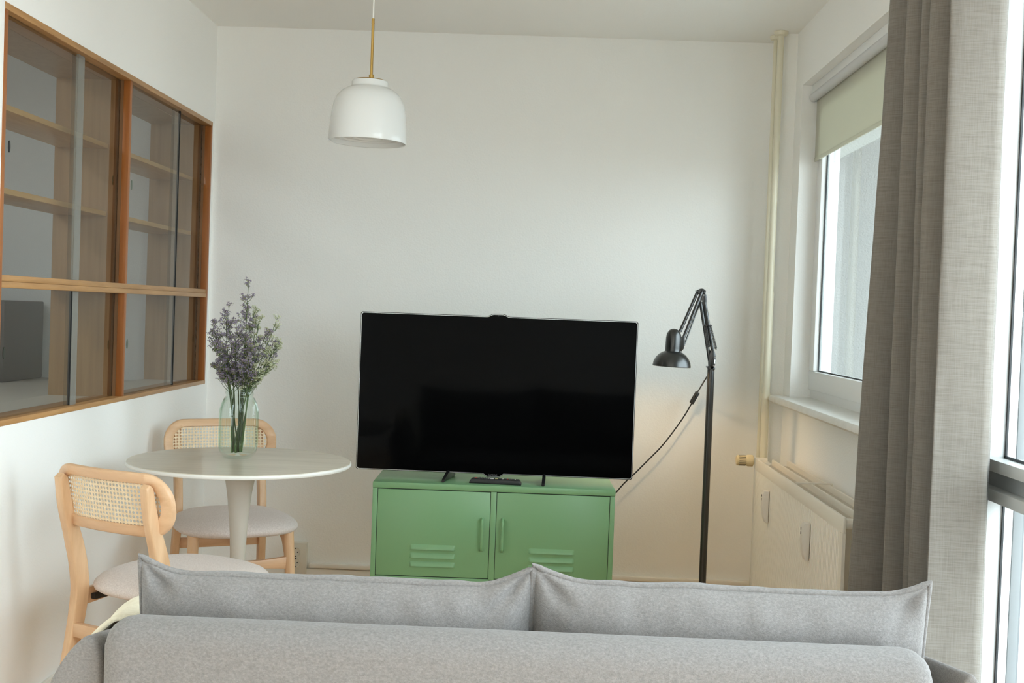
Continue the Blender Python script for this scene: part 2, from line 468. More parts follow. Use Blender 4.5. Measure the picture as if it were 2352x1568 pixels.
# ------------------------------------------------------------------ glazed balcony front
d1 = bpy.data.objects.new('window_2', None); COL.objects.link(d1); d1.location = (1.1, 1.7, DZ0); struct(d1)
def unit(y0, y1):
    # upper and lower light, slim rails, recessed transom between them
    for (z0, z1, rb_, rt) in ((0.938, DZ1, 0.028, 0.06), (DZ0, 0.897, 0.06, 0.028)):
        f = MB()
        f.box((1.055, y0, z0), (1.13, y0 + 0.06, z1), 0.002); f.box((1.055, y1 - 0.06, z0), (1.123, y1, z1), 0.002)
        f.box((1.055, y0 + 0.06, z0), (1.13, y1 - 0.06, z0 + rb_), 0.002); f.box((1.055, y0 + 0.06, z1 - rt), (1.13, y1 - 0.06, z1), 0.002)
        f.build('frame', M['framegrey'], d1, world=True)
        MB().box((1.0535, y1 - 0.055, z0 + 0.002), (1.0555, y1 - 0.012, z1 - 0.002)).build('shade_strip', M['gasket'], d1, 0, world=True)  # dark strip painting the shade on the frame face beside the curtain
        gy0, gy1, gz0, gz1 = y0 + 0.06, y1 - 0.06, z0 + rb_, z1 - rt
        g = MB()
        for a, b in (((1.096, gy0, gz0), (1.1005, gy0 + 0.006, gz1)), ((1.096, gy1 - 0.006, gz0), (1.1005, gy1, gz1)),
                     ((1.096, gy0, gz0), (1.1005, gy1, gz0 + 0.006)), ((1.096, gy0, gz1 - 0.006), (1.1005, gy1, gz1))):
            g.box(a, b)
        g.build('gasket', M['gasket'], d1, 0, world=True)
        MB().box((1.101, gy0 + 0.002, gz0 + 0.002), (1.105, gy1 - 0.004, gz1 - 0.003)).build('pane', M['glass'], d1, 0, world=True)
    MB().box((1.085, y0, 0.897), (1.125, y1, 0.938)).build('transom', M['alu'], d1, 0, world=True)
    # outer weather frame
    f = MB()
    for a, b in (((1.1235, y1 - 0.0615, DZ0), (1.150, y1, DZ1)), ((1.131, y0, DZ0), (1.140, y0 + 0.055, DZ1))):
        f.box(a, b, 0.002)
    f.build('outer_frame', M['outgrey'], d1, world=True)
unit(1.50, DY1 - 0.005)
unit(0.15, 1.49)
unit(DY0 + 0.005, 0.14)  # unseen extra unit, added to bring more daylight into the room

# ------------------------------------------------------------------ glazed pass-through in the left wall
gc = thing('glass_cabinet', 'built-in oak wall cabinet with smoked sliding glass and shelves, set into the left wall', 'cabinet', (XL, 4.2, PZ0))
XB = XL - WT
T = 0.02
DV0, DV1 = 4.200, 4.222
m = MB()
m.box((XL - 0.10, PY0, PZ0), (XL + 0.003, PY1, PZ0 + 0.017), 0.002)
m.build('frame_rail', M['oak_frame'], gc, world=True)
m = MB().box((XL - 0.10, PY0, PZ1 - T), (XL + 0.003, PY1, PZ1), 0.002)
m.build('frame_rail', M['oak_frame'], gc, world=True)
m = MB()
m.box((XB, PY0, PZ0), (XL - 0.10, PY1, PZ0 + 0.012)); m.build('bottom_board', M['counter'], gc, world=True)
m = MB(); m.box((XB, PY0, PZ1 - T), (XL - 0.10, PY1, PZ1)); m.build('top_board', M['oak_panel'], gc, world=True)
for y0, y1 in ((PY0, PY0 + T), (PY1 - T, PY1)):
    m = MB(); m.box((XB, y0, PZ0 + 0.012), (XL - 0.055, y1, PZ1 - T)); m.build('side_panel', M['oak_panel'], gc, world=True)
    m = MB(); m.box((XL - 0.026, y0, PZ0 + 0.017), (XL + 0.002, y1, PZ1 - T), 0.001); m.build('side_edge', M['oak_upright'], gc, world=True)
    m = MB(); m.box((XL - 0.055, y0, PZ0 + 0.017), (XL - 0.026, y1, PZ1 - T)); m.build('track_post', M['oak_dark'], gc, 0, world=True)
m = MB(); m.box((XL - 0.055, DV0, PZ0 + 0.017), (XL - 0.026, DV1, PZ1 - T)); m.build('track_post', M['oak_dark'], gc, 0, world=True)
m = MB(); m.box((XB, DV0, PZ0 + 0.012), (XL - 0.055, DV1, PZ1 - T)); m.build('divider', M['oak_panel'], gc, world=True)
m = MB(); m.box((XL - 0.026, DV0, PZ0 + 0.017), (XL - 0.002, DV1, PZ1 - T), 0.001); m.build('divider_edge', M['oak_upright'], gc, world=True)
m = MB()
m.box((XL - 0.06, PY0 + T, 1.299), (XL - 0.001, PY1 - T, 1.3165), 0.001); m.box((XL - 0.06, PY0 + T, 1.281), (XL + 0.001, PY1 - T, 1.2985), 0.001)
m.build('middle_rail', M['oak_frame'], gc, world=True)
m = MB(); m.box((XB, PY0 + T, 1.288), (XL - 0.06, DV0, 1.308)); m.box((XB, DV1, 1.288), (XL - 0.06, PY1 - T, 1.308)); m.build('middle_board', M['oak_panel'], gc, world=True)
for y0, y1 in ((PY0 + T, DV0), (DV1, PY1 - T)):
    for z in (1.555, 1.797):
        m = MB(); m.box((XB + 0.01, y0, z), (XL - 0.075, y1, z + 0.017), 0.001)
        m.build('shelf', M['shelfedge'], gc, world=True)
# sliding panes: outer and inner track, overlapping in the middle of each bay
for y0, y1, ya, yb in ((PY0 + T, DV0, 3.775, 3.825), (DV1, PY1 - T, 4.80, 4.845)):
    for z0, z1 in ((PZ0 + 0.017, 1.281), (1.3165, PZ1 - T)):
        g = MB().box((XL - 0.027, y0, z0), (XL - 0.022, yb, z1)).build('sliding_pane', M['smoked'], gc, 0, world=True)
        g2 = MB().box((XL - 0.042, ya, z0), (XL - 0.037, y1, z1)).build('sliding_pane', M['smoked'], gc, 0, world=True)
        if y0 > 4.2:
            MB().box((XL - 0.029, yb, z0), (XL - 0.020, yb + 0.004, z1)).build('pane_edge', M['gasket'], gc, 0, world=True)
        else:
            MB().box((XL - 0.029, ya, z0), (XL - 0.0205, yb, z1)).build('haze_strip', M['haze'], gc, 0, world=True)  # pale strip painting the glass haze where the panes overlap
            if z0 < 1.2:
                MB().box((XL - 0.029, ya - 0.003, z0), (XL - 0.020, ya, z1)).build('pane_edge', M['gasket'], gc, 0, world=True)
        zc = (z0 + z1) / 2
        for (yy, xx) in ((y0 + 0.075, XL - 0.0205), (y1 - 0.05, XL - 0.0355)):
            q = MB(); q.prism([(yy + 0.0065 * cos(a * pi / 8), zc + 0.017 * sin(a * pi / 8)) for a in range(16)], xx, xx - 0.002, 'x')
            q.build('finger_pull', M['gasket'] if (yy < 3.4 and z0 > 1.2) else M['pull'], gc, world=True)
# back stiles
m = MB()
m.box((XB, PY0 + T, PZ0 + 0.012), (XB + 0.02, PY0 + 0.05, PZ1 - T)); m.build('back_stile', M['oak_panel'], gc, 0, world=True)
# kitchen side
kc = MB().box((KX, 2.02, 0.0), (KX + 0.6, YB - 0.02, 0.88)).box((KX, 2.02, 0.88), (KX + 0.62, YB - 0.02, 0.9), 0.003)
kc = MB().box((-2.42, 2.05, 0.862), (XB - 0.004, YB - 0.012, 0.892), 0.003).build('kitchen_counter', M['counter'])
tag(kc, 'pale worktop seen behind the bottom of the glass wall cabinet', 'worktop')
m = MB().box((-2.40, 2.06, 0.0), (XB - 0.03, YB - 0.015, 0.862)).build('kitchen_base_unit', M['trim'])
tag(m, 'pale kitchen base unit under the worktop behind the glass wall cabinet', 'cabinet')
kb = thing('kitchen_box', 'dark grey box standing on the worktop behind the lower left glass pane', 'box', (-2.39, 5.06, 0.892))
MB().box((-2.60, 4.86, 0.892), (-2.235, 5.25, 1.235), 0.006).build('housing', M['kgrey'], kb, world=True)

# ------------------------------------------------------------------ dining table
tb = thing('dining_table', 'round pedestal dining table with pale wood top and white rim', 'table', (-0.978, 3.88, 0))
R_ = 0.366
MB().lathe([(0, 0.7235), (R_ - 0.02, 0.7235), (R_ - 0.003, 0.7265), (R_, 0.731), (R_, 0.7355), (R_ - 0.002, 0.738), (R_ - 0.004, 0.738)], n=96).build('rim', M['tablerim'], tb)
MB().lathe([(R_ - 0.0035, 0.7375), (R_ - 0.0045, 0.74), (0, 0.74)], n=96).build('tabletop', M['tabletop'], tb, 0)
MB().lathe([(0.0, 0.0), (0.175, 0.0), (0.18, 0.006), (0.15, 0.016), (0.11, 0.034), (0.075, 0.07), (0.045, 0.13), (0.030, 0.22), (0.0255, 0.32), (0.0252, 0.43), (0.0285, 0.50), (0.0335, 0.565), (0.0405, 0.63), (0.050, 0.685), (0.058, 0.724), (0, 0.724)], n=56).build('pedestal', M['tulip'], tb)

# glass jar
JX, JY, JZ = -1.002, 3.935, 0.7402
jar = MB()
ribs = lambda a, z: 0.0017 * cos(44 * a) if 0.02 < z < 0.2 else 0.0
prof = [(0.0, 0.006), (0.030, 0.004), (0.040, 0.0), (0.048, 0.003), (0.057, 0.014), (0.0625, 0.03), (0.0645, 0.05), (0.0648, 0.09), (0.0645, 0.14), (0.063, 0.162), (0.058, 0.182), (0.051, 0.197), (0.047, 0.206), (0.0465, 0.212), (0.0485, 0.215), (0.0485, 0.219), (0.0465, 0.222), (0.0465, 0.228), (0.048, 0.231), (0.0465, 0.2335), (0.044, 0.231),
        (0.0435, 0.206), (0.0475, 0.196), (0.0545, 0.180), (0.0595, 0.160), (0.061, 0.14), (0.0612, 0.05), (0.058, 0.030), (0.050, 0.017), (0.036, 0.012), (0.0, 0.014)]
jar.lathe(prof, n=176, rfun=ribs)
jo = jar.build('glass_jar', M['jar'], None, 60)
jo.location = (JX, JY, JZ)
tag(jo, 'ribbed green-tinted glass jar used as a vase on the round table', 'jar')

# dried flower sprigs: each sprig its own thing with a branched stem and tiny blossoms
def sprig(label, group, tip, base, bmat, smat, nb, seed, spread=1.0, start=0.45):
    rnd = random.Random(seed)
    root = thing('dried_flower_sprig', label, 'flowers', base, 0, group)
    B = Vector(base)
    Tp = Vector(tip) - B
    nx, ny = (tip[0] - JX) * 0.40, (tip[1] - JY) * 0.30
    nr = math.hypot(nx, ny)
    if nr > 0.036:
        nx, ny = nx * 0.036 / nr, ny * 0.036 / nr
    neck = Vector((JX + nx, JY + ny, JZ + 0.232)) - B
    path = bezier([(0, 0, 0), neck * 0.55 + Vector((rnd.uniform(-.003, .003), 0, 0)), neck, neck.lerp(Tp, 0.5) + Vector((rnd.uniform(-.008, .008), rnd.uniform(-.008, .008), 0)), Tp], 6)
    st = MB(); bl = MB()
    n = len(path)
    st.tube(path, 0.001, 5, radii=[0.0024 - 0.0016 * i / n for i in range(n)])
    def bit(mi, q, r):
        t = bl.bm
        ax = Vector((rnd.gauss(0, 1), rnd.gauss(0, 1), rnd.gauss(0.6, 0.8))).normalized()
        u = ax.orthogonal().normalized(); v = ax.cross(u)
        vs = [t.verts.new(q + p) for p in (u * r * 0.8, (u * -0.4 + v * 0.7) * r, (u * -0.4 - v * 0.7) * r, ax * r * 1.5, ax * r * -1.2)]
        for f in ((0, 1, 3), (1, 2, 3), (2, 0, 3), (1, 0, 4), (2, 1, 4), (0, 2, 4)):
            t.faces.new([vs[i] for i in f]).material_index = mi
    def cluster(p, k, s_):
        for _ in range(k):
            bit(0, p + Vector((rnd.gauss(0, s_), rnd.gauss(0, s_), abs(rnd.gauss(0, s_ * 0.6)))), rnd.uniform(0.0015, 0.0031))
        for _ in range(max(2, k // 2)):
            bit(1, p + Vector((rnd.gauss(0, s_ * 0.8), rnd.gauss(0, s_ * 0.8), -abs(rnd.gauss(0, s_ * 0.9)))), rnd.uniform(0.001, 0.0021))
    for b in range(nb):
        f = start + (1 - start) * ((b + rnd.random() * 0.8) / nb)
        i = min(int(f * (n - 1)), n - 2)
        p = path[i].lerp(path[i + 1], rnd.random())
        ax = (path[i + 1] - path[i]).normalized()
        an = rnd.uniform(0, 2 * pi)
        side = Vector((cos(an), sin(an) * 0.9, 0))
        L = rnd.uniform(0.026, 0.055) * spread * (1.2 - 0.65 * (f - start) / (1 - start + 1e-6))
        e = p + (side * 0.60 + ax * 0.80).normalized() * L
        md = p.lerp(e, 0.5) + ax * -0.004
        st.tube([p, md, e], 0.0006, 4, radii=[0.0009, 0.0007, 0.0005])
        for s_ in range(4):
            an2 = rnd.uniform(0, 2 * pi)
            e2 = e.lerp(p, rnd.uniform(0, 0.6))
            t2 = e2 + Vector((cos(an2) * 0.62, sin(an2) * 0.62, 0.62)) * rnd.uniform(0.008, 0.018)
            st.tube([e2, t2], 0.00045, 3)
            cluster(t2, rnd.randint(4, 6), 0.0034)
        cluster(e, 5, 0.004)
    cluster(Tp, 6, 0.003)
    st.build('stem', smat, root, 60)
    bl.build('blossoms', [bmat, M['bud']], root, 0)
    return root
PL = 'dried purple statice sprig in the bunch standing in the ribbed glass jar'
WL = 'dried sprig with pale cream blossoms at the right of the bunch in the jar'
sprig('tallest dried purple sprig, its tip rising above the bunch in the glass jar', None, (-0.975, 3.90, 1.318), (JX - 0.004, JY, JZ + 0.017), M['purple'], M['stem'], 20, 3, 0.95, 0.60)
tips = [(-1.088, 3.90, 1.185), (-1.060, 3.97, 1.232), (-1.035, 3.86, 1.215), (-1.102, 3.95, 1.150), (-1.00, 3.99, 1.245), (-1.070, 3.85, 1.130), (-0.995, 3.84, 1.18), (-0.955, 3.93, 1.20), (-0.905, 3.87, 1.165), (-1.03, 4.01, 1.15), (-0.94, 3.83, 1.12), (-1.045, 3.91, 1.07), (-0.985, 3.96, 1.10), (-0.895, 3.97, 1.12), (-0.965, 3.88, 1.05), (-1.075, 3.93, 1.04)]
for i, t in enumerate(tips):
    t = (JX + 0.012 + (t[0] - JX - 0.012) * 1.03, t[1], t[2])
    sprig(PL, 'purple dried sprigs in the jar', t, (JX + random.uniform(-.020, .016), JY + random.uniform(-.018, .018), JZ + 0.017 + random.uniform(0, .006)), M['purple'], M['stem'] if i % 2 else M['stemdark'], 20, 20 + i, 1.0, 0.48)
for i, t in enumerate([(-0.880, 3.91, 1.205), (-0.925, 3.86, 1.215), (-0.872, 3.95, 1.135), (-0.965, 3.95, 1.235), (-0.885, 3.88, 1.06)]):
    sprig(WL, 'pale dried sprigs in the jar', t, (JX + random.uniform(-.012, .018), JY + random.uniform(-.015, .015), JZ + 0.017 + random.uniform(0, .006)), M['pale'], M['stem'], 18, 60 + i, 0.95, 0.45)

# ------------------------------------------------------------------ cane-back chairs
def chair_parts(root):
    def yb(x, z):                       # middle surface of the curved backrest
        return -0.235 - 0.17 * (z - 0.63) - 0.022 + 0.72 * x * x
    zc = 0.713
    # backrest frame: stadium ring, curved
    n = 18
    outer = rounded_rect(0.218, 0.088, 0.082, n); inner = rounded_rect(0.170, 0.050, 0.0495, n)
    def densify(P):
        out = []
        for a, b in zip(P, P[1:] + P[:1]):
            d = math.hypot(b[0] - a[0], b[1] - a[1]); k = max(1, round(d / 0.02))
            k = 14 if d > 0.1 else (3 if d > 0.02 else 1)
            for j in range(k):
                out.append((a[0] + (b[0] - a[0]) * j / k, a[1] + (b[1] - a[1]) * j / k))
        return out
    def loop(P, N=160):
        # resample by angle-free arc length, starting at the right middle
        L = [0]
        for a, b in zip(P, P[1:] + P[:1]):
            L.append(L[-1] + math.hypot(b[0] - a[0], b[1] - a[1]))
        Q = P + P[:1]; out = []
        for k in range(N):
            s = L[-1] * k / N
            i = max(j for j in range(len(L)) if L[j] <= s + 1e-12); i = min(i, len(P) - 1)
            t = (s - L[i]) / max(L[i + 1] - L[i], 1e-9)
            out.append((Q[i][0] + (Q[i + 1][0] - Q[i][0]) * t, Q[i][1] + (Q[i + 1][1] - Q[i][1]) * t))
        return out
    N = 128
    def stad(w, h, r):
        # same parameter for both rings: quarter arcs and straights in equal counts
        pts = []
        for cx, cz, a0, nx, nz in ((w - r, h - r, 0, -w + r, h), (-w + r, h - r, pi/2, -w, -h + r), (-w + r, -h + r, pi, w - r, -h), (w - r, -h + r, 3*pi/2, w, h - r)):
            for k in range(16):
                a = a0 + pi/2 * k / 16
                pts.append((cx + r * cos(a), cz + r * sin(a)))
            ex, ez = cx + r * cos(a0 + pi/2), cz + r * sin(a0 + pi/2)
            for k in range(16):
                pts.append((ex + (nx - ex) * k / 16, ez + (nz - ez) * k / 16))
        return pts
    O = stad(0.218, 0.088, 0.080); O2 = stad(0.2145, 0.0845, 0.078); I = stad(0.184, 0.0585, 0.055); I2 = stad(0.187, 0.061, 0.057)
    th = 0.0095
    m = MB()
    rows = [(O2, -th), (O, -th + 0.004), (O, th - 0.004), (O2, th), (I2, th), (I, th - 0.003), (I, -th + 0.003), (I2, -th)]
    R = [[m.bm.verts.new((x, yb(x, zc + z) + t, zc + z)) for x, z in P] for P, t in rows]
    for a in range(8):
        A, B = R[a], R[(a + 1) % 8]
        for k in range(len(A)):
            m.bm.faces.new((A[k], A[(k + 1) % len(A)], B[(k + 1) % len(A)], B[k]))
    m.build('backrest', M['beech_h'], root, 50)
    # woven cane: octagonal holes in a web
    m = MB(); p = 0.0118; w, h = 0.188, 0.0625
    def inside(x, z, e=0.004):
        r = 0.058
        dx, dz = max(abs(x) - (w - r), 0), max(abs(z) - (h + 0.0 - r), 0)
        return math.hypot(dx, dz) <= r + e
    vc = {}
    def V(x, z):
        k = (round(x, 5), round(z, 5))
        if k not in vc:
            vc[k] = m.bm.verts.new((x, yb(x, zc + z), zc + z))
        return vc[k]
    nx, nz = int(w / p) + 1, int(h / p) + 1
    for i in range(-nx, nx + 1):
        for j in range(-nz, nz + 1):
            cx, cz = i * p, j * p
            if not inside(cx, cz):
                continue
            hp = p / 2; q = hp * 0.42; r = 0.0043
            out = [(hp, -q), (hp, q), (q, hp), (-q, hp), (-hp, q), (-hp, -q), (-q, -hp), (q, -hp)]
            hole = [(r * cos(radians(-22.5 + 45 * k)), r * sin(radians(-22.5 + 45 * k))) for k in range(8)]
            for k in range(8):
                a, b = out[k], out[(k + 1) % 8]; c, d = hole[k], hole[(k + 1) % 8]
                m.bm.faces.new((V(cx + a[0], cz + a[1]), V(cx + b[0], cz + b[1]), V(cx + d[0], cz + d[1]), V(cx + c[0], cz + c[1])))
            for sx, sz in ((1, 1), (-1, 1), (-1, -1), (1, -1)):
                m.bm.faces.new((V(cx + sx * hp, cz + sz * q), V(cx + sx * q, cz + sz * hp), V(cx + sx * hp, cz + sz * hp)))
    cane = m.build('cane_panel', M['cane'], root, 0)
    md = cane.modifiers.new('thick', 'SOLIDIFY'); md.thickness = 0.0016; md.offset = 0
    # rear legs (posts), curved side profile
    for s in (-1, 1):
        prof = bezier([(-0.2835, 0.764, 0), (-0.266, 0.68, 0), (-0.232, 0.575, 0), (-0.212, 0.49, 0), (-0.208, 0.40, 0), (-0.235, 0.22, 0), (-0.285, 0.0, 0)], 6)
        half = [0.013 + 0.011 * min(1, max(0, (0.77 - q.y) / 0.20)) if q.y > 0.45 else 0.024 - 0.010 * (0.45 - q.y) / 0.45 for q in prof]
        poly = [(q.x - h_, q.y) for q, h_ in zip(prof, half)] + [(q.x + h_, q.y) for q, h_ in zip(reversed(prof), reversed(half))]
        poly = [(max(min(u, 1), -1), max(v, 0)) for u, v in poly]
        poly.insert(0, (prof[0].x, prof[0].y + 0.010))
        m = MB()
        m.prism(poly, -0.0145, 0.0145, 'x', 0.005, 3)
        for v in m.bm.verts:
            v.co.x += s * (0.162 + 0.018 * max(0, (0.45 - v.co.z) / 0.45))
        m.build('leg', M['beech'], root, 40)
        # front leg: round, tapered, splayed
        MB().tube([(s * 0.172, 0.165, 0.432), (s * 0.177, 0.180, 0.30), (s * 0.188, 0.215, 0.0)], 0.018, 16, radii=[0.0195, 0.0195, 0.012]).build('leg', M['beech'], root)
        # side rail with its bracket under the seat
        m = MB()
        m.prism([(-0.215, 0.435), (-0.215, 0.385), (0.06, 0.408), (0.125, 0.385), (0.160, 0.345), (0.172, 0.345), (0.165, 0.435)], -0.010, 0.010, 'x', 0.003)
        for v in m.bm.verts:
            v.co.x += s * 0.168
        m.build('side_rail', M['beech'], root, 40)
        MB().box((s * 0.150 - 0.008, -0.17, 0.40), (s * 0.150 + 0.008, -0.12, 0.418), 0.003).build('seat_bracket', M['blackplastic'], root)
    # stretchers: rear and front
    m = MB(); m.box((-0.168, -0.235, 0.305), (0.168, -0.213, 0.345), 0.004); m.build('stretcher', M['beech_h'], root)
    m = MB()
    pts = []
    for k in range(13):
        x = -0.182 + 0.364 * k / 12
        pts.append((x, 0.300 - 0.010 * (x / 0.182) ** 2))
    for k in range(13):
        x = 0.182 - 0.364 * k / 12
        pts.append((x, 0.328 + 0.012 * (x / 0.182) ** 2))
    m.prism(pts, 0.171, 0.189, 'y', 0.003); m.build('stretcher', M['beech_h'], root, 40)
    # upholstered seat
    def outline(a):
        c_, s_ = cos(a), sin(a)
        e = 2 / 2.7
        x = math.copysign(abs(c_) ** e, c_); y = math.copysign(abs(s_) ** e, s_)
        wd = 0.232 - 0.020 * (0.5 - 0.5 * y)
        return x * wd, 0.028 + y * 0.238
    rings = [(0.0, 0.488), (0.35, 0.487), (0.62, 0.483), (0.82, 0.475), (0.93, 0.464), (0.985, 0.452), (1.0, 0.443), (0.985, 0.434), (0.94, 0.427), (0.6, 0.424), (0.0, 0.424)]
    m = MB(); NN = 72; prev = None
    for f, z in rings:
        if f == 0:
            ring = [m.bm.verts.new((0, 0.028, z))]
        else:
            ring = []
            for k in range(NN):
                x, y = outline(2 * pi * k / NN)
                ring.append(m.bm.verts.new((x * f, 0.028 + (y - 0.028) * f, z)))
        if prev:
            for k in range(NN):
                k2 = (k + 1) % NN
                if len(prev) == 1: m.bm.faces.new((prev[0], ring[k], ring[k2]))
                elif len(ring) == 1: m.bm.faces.new((prev[k], ring[0], prev[k2]))
                else: m.bm.faces.new((prev[k], ring[k], ring[k2], prev[k2]))
        prev = ring
    m.build('seat', M['seat'], root, 80)

def place_chair(src, name_loc, rz, label):
    r = src.copy(); COL.objects.link(r)
    r.location = name_loc; r.rotation_euler = (0, 0, rz); r['label'] = label
    for ch in list(src.children):
        c = ch.copy(); COL.objects.link(c); c.parent = r
    return r
def chair_origin(bx, by, rz, yl=-0.28):
    # world position of the chair origin when its local back point (0, yl) is at (bx, by)
    return (bx - (-sin(rz)) * yl, by - cos(rz) * yl, 0)
RA = radians(207); RBc = radians(-27)
chB = thing('dining_chair', 'beech cane-back dining chair seen from behind, beside the left sofa arm', 'chair', chair_origin(-1.165, 3.15, RBc), RBc, 'cane-back dining chairs at the round table')
chair_parts(chB)
place_chair(chB, chair_origin(-1.254, 4.62, RA), RA, 'beech cane-back dining chair behind the round table, facing the camera')

# ------------------------------------------------------------------ pendant
PX, PY, PZ = -0.5935, 3.9, 1.808
pn = thing('pendant_lamp', 'white opal glass pendant lamp on a brass rod hanging from the ceiling', 'lamp', (PX, PY, PZ), 0)
tilt = Matrix.Rotation(radians(0.9), 4, 'Y')
sh = [(0.128, 0.0), (0.1295, 0.004), (0.1285, 0.020), (0.1255, 0.060), (0.1225, 0.095), (0.117, 0.125), (0.106, 0.150), (0.090, 0.168), (0.072, 0.178), (0.062, 0.182), (0.0605, 0.186), (0.0605, 0.198), (0.058, 0.2025), (0.020, 0.2035),
      (0.020, 0.1995), (0.056, 0.1985), (0.056, 0.181), (0.070, 0.174), (0.087, 0.164), (0.102, 0.146), (0.113, 0.122), (0.1185, 0.093), (0.1215, 0.058), (0.1245, 0.020), (0.1245, 0.002), (0.128, 0.0)]
MB().lathe(sh, n=72, mtx=tilt).build('shade', M['opal'], pn, 50)
MB().lathe([(0.0, 0.021), (0.045, 0.019), (0.05, 0.014), (0.055, 0.019), (0.085, 0.017), (0.09, 0.012), (0.095, 0.017), (0.1242, 0.016), (0.1242, 0.022), (0.0, 0.026)], n=56, mtx=tilt).build('diffuser', M['opal'], pn, 40)
MB().lathe([(0.0, 0.2037), (0.048, 0.2037), (0.052, 0.2045), (0.05, 0.2065), (0.012, 0.2075), (0.0, 0.2075)], n=40, mtx=tilt).build('collar', M['brass'], pn)
rx = 0.006
MB().tube([(rx, 0, 0.207), (rx, 0, 0.224)], 0.0082, 20).build('socket_cap', M['brass'], pn)
MB().tube([(rx, 0, 0.222), (rx, 0, 0.3925)], 0.0047, 16).tube([(rx, 0, 0.3925), (rx, 0, 0.395)], 0.0052, 16).tube([(rx, 0, 0.395), (rx, 0, 0.409)], 0.0048, 16).build('rod', M['brass'], pn)
MB().tube([(rx, 0, 0.408), (rx, 0, 0.66)], 0.0026, 10).build('cord', M['cordwhite'], pn)
MB().lathe([(0, 0.66), (0.05, 0.66), (0.05, 0.68), (0.045, 0.692), (0, 0.692)], c=(rx, 0, 0), n=32).build('ceiling_rose', M['cordwhite'], pn)

# ------------------------------------------------------------------ green locker cabinet
CA = radians(1.3)
cb = thing('locker_cabinet', 'low green metal locker cabinet with two doors under the television', 'cabinet', (-0.148, 4.402, 0), CA)
CW, CD, CZ0, CZ1 = 0.456, 0.40, 0.19, 0.61
m = MB()
m.box((-CW, 0.004, CZ0), (CW, CD, CZ1 - 0.022))
m.build('body', M['green'], cb)
MB().box((-CW - 0.001, 0.0, CZ1 - 0.023), (CW + 0.001, CD + 0.001, CZ1), 0.0025).build('top', M['green'], cb)
m = MB()
m.box((-CW, 0.0005, CZ0), (-CW + 0.018, 0.0045, CZ1 - 0.0235), 0.001); m.box((CW - 0.018, 0.0005, CZ0), (CW, 0.0045, CZ1 - 0.0235), 0.001)
m.box((-0.0105, 0.0005, CZ0), (0.0105, 0.0045, CZ1 - 0.0235), 0.001); m.box((-CW + 0.018, 0.0005, CZ0), (CW - 0.018, 0.0045, 0.256), 0.001)
m.build('front_frame', M['green'], cb)
MB().box((-CW + 0.017, 0.0036, 0.254), (CW - 0.017, 0.0042, CZ1 - 0.0232)).build('door_gap', M['gap'], cb, 0)
for s in (-1, 1):
    x0, x1 = (-CW + 0.0200, -0.0125) if s < 0 else (0.0125, CW - 0.0200)
    d = MB().box((x0, 0.0008, 0.259), (x1, 0.0045, CZ1 - 0.026), 0.001).build('door', M['green'], cb)
    hx_ = -0.040 if s < 0 else 0.036
    hz0, hz1 = 0.366, 0.484
    pts = bezier([(hx_, 0.002, hz0), (hx_, -0.016, hz0 + 0.002), (hx_, -0.026, hz0 + 0.016), (hx_, -0.026, (hz0 + hz1) / 2), (hx_, -0.026, hz1 - 0.016), (hx_, -0.016, hz1 - 0.002), (hx_, 0.002, hz1)], 6)
    MB().tube(pts, 0.0056, 14).build('handle', M['green'], d)
    xc = s * 0.2238
    for k, zl in enumerate((0.370, 0.338, 0.306)):
        # pressed louvre: hooded slot, open at its lower edge
        L = MB()
        hw, hh = 0.086, 0.0095
        ns = 10
        def fn(u, v):
            x = (u - 0.5) * 2
            e = max(0.0, 1 - abs(x) ** 14)
            z = -hh + 2 * hh * v
            return (xc + x * hw, 0.001 - 0.0085 * e ** 0.5 * (1 - v ** 1.6), zl + z)
        L.grid(fn, 40, ns)
        L.build('vent', M['green'], d, 60)
for sx in (-1, 1):
    for y in (0.02, 0.36):
        MB().box((sx * (CW - 0.03) - 0.015, y, 0), (sx * (CW - 0.03) + 0.015, y + 0.03, CZ0), 0.003).build('leg', M['green'], cb)

# ------------------------------------------------------------------ television
TY = 4.50
tv = thing('television', 'large flat black television with thin silver edge standing on the green cabinet', 'television', (-0.155, TY, 0.61))
tx0, tx1, tz0, tz1 = -0.6875, 0.3765, 0.6395, 1.2465
def tv_outline(e, n=8):
    x0, x1, z0, z1 = tx0 - e, tx1 + e, tz0 - e, tz1 + e
    r = 0.006
    P = []
    P += [(x0 + r, z0), (x0, z0 + r), (x0, z1 - r), (x0 + r, z1)]
    c = -0.158
    for dx, dz in ((-0.045, 0), (-0.038, 0.0008), (-0.025, 0.0075), (-0.019, 0.0095), (0.019, 0.0095), (0.025, 0.0075), (0.038, 0.0008), (0.045, 0)):
        P.append((c + dx, z1 + dz))
    P += [(x1 - r, z1), (x1, z1 - r), (x1, z0 + r), (x1 - r, z0)]
    for dx, dz in ((0.050, 0), (0.040, 0.0008), (0.026, -0.0095), (0.018, -0.0115), (-0.018, -0.0115), (-0.026, -0.0095), (-0.040, 0.0008), (-0.050, 0)):
        P.append((c + dx, z0 + dz * (1 if dz < 0 else -1) if dz < 0 else z0))
    return P
MB().prism(tv_outline(0.0), TY, TY + 0.028, 'y', 0.001).build('casing', M['bezel'], tv, world=True)
m = MB()
a = tv_outline(-0.0022); b = tv_outline(-0.0042)
n = len(a)
VA = [m.bm.verts.new((x, TY - 0.0012, z)) for x, z in a]; VB = [m.bm.verts.new((x, TY - 0.0012, z)) for x, z in b]
VC = [m.bm.verts.new((x, TY + 0.001, z)) for x, z in a]; VD = [m.bm.verts.new((x, TY + 0.001, z)) for x, z in b]
for i in range(n):
    j = (i + 1) % n
    m.bm.faces.new((VA[i], VA[j], VB[j], VB[i])); m.bm.faces.new((VA[i], VC[i], VC[j], VA[j])); m.bm.faces.new((VB[i], VB[j], VD[j], VD[i]))
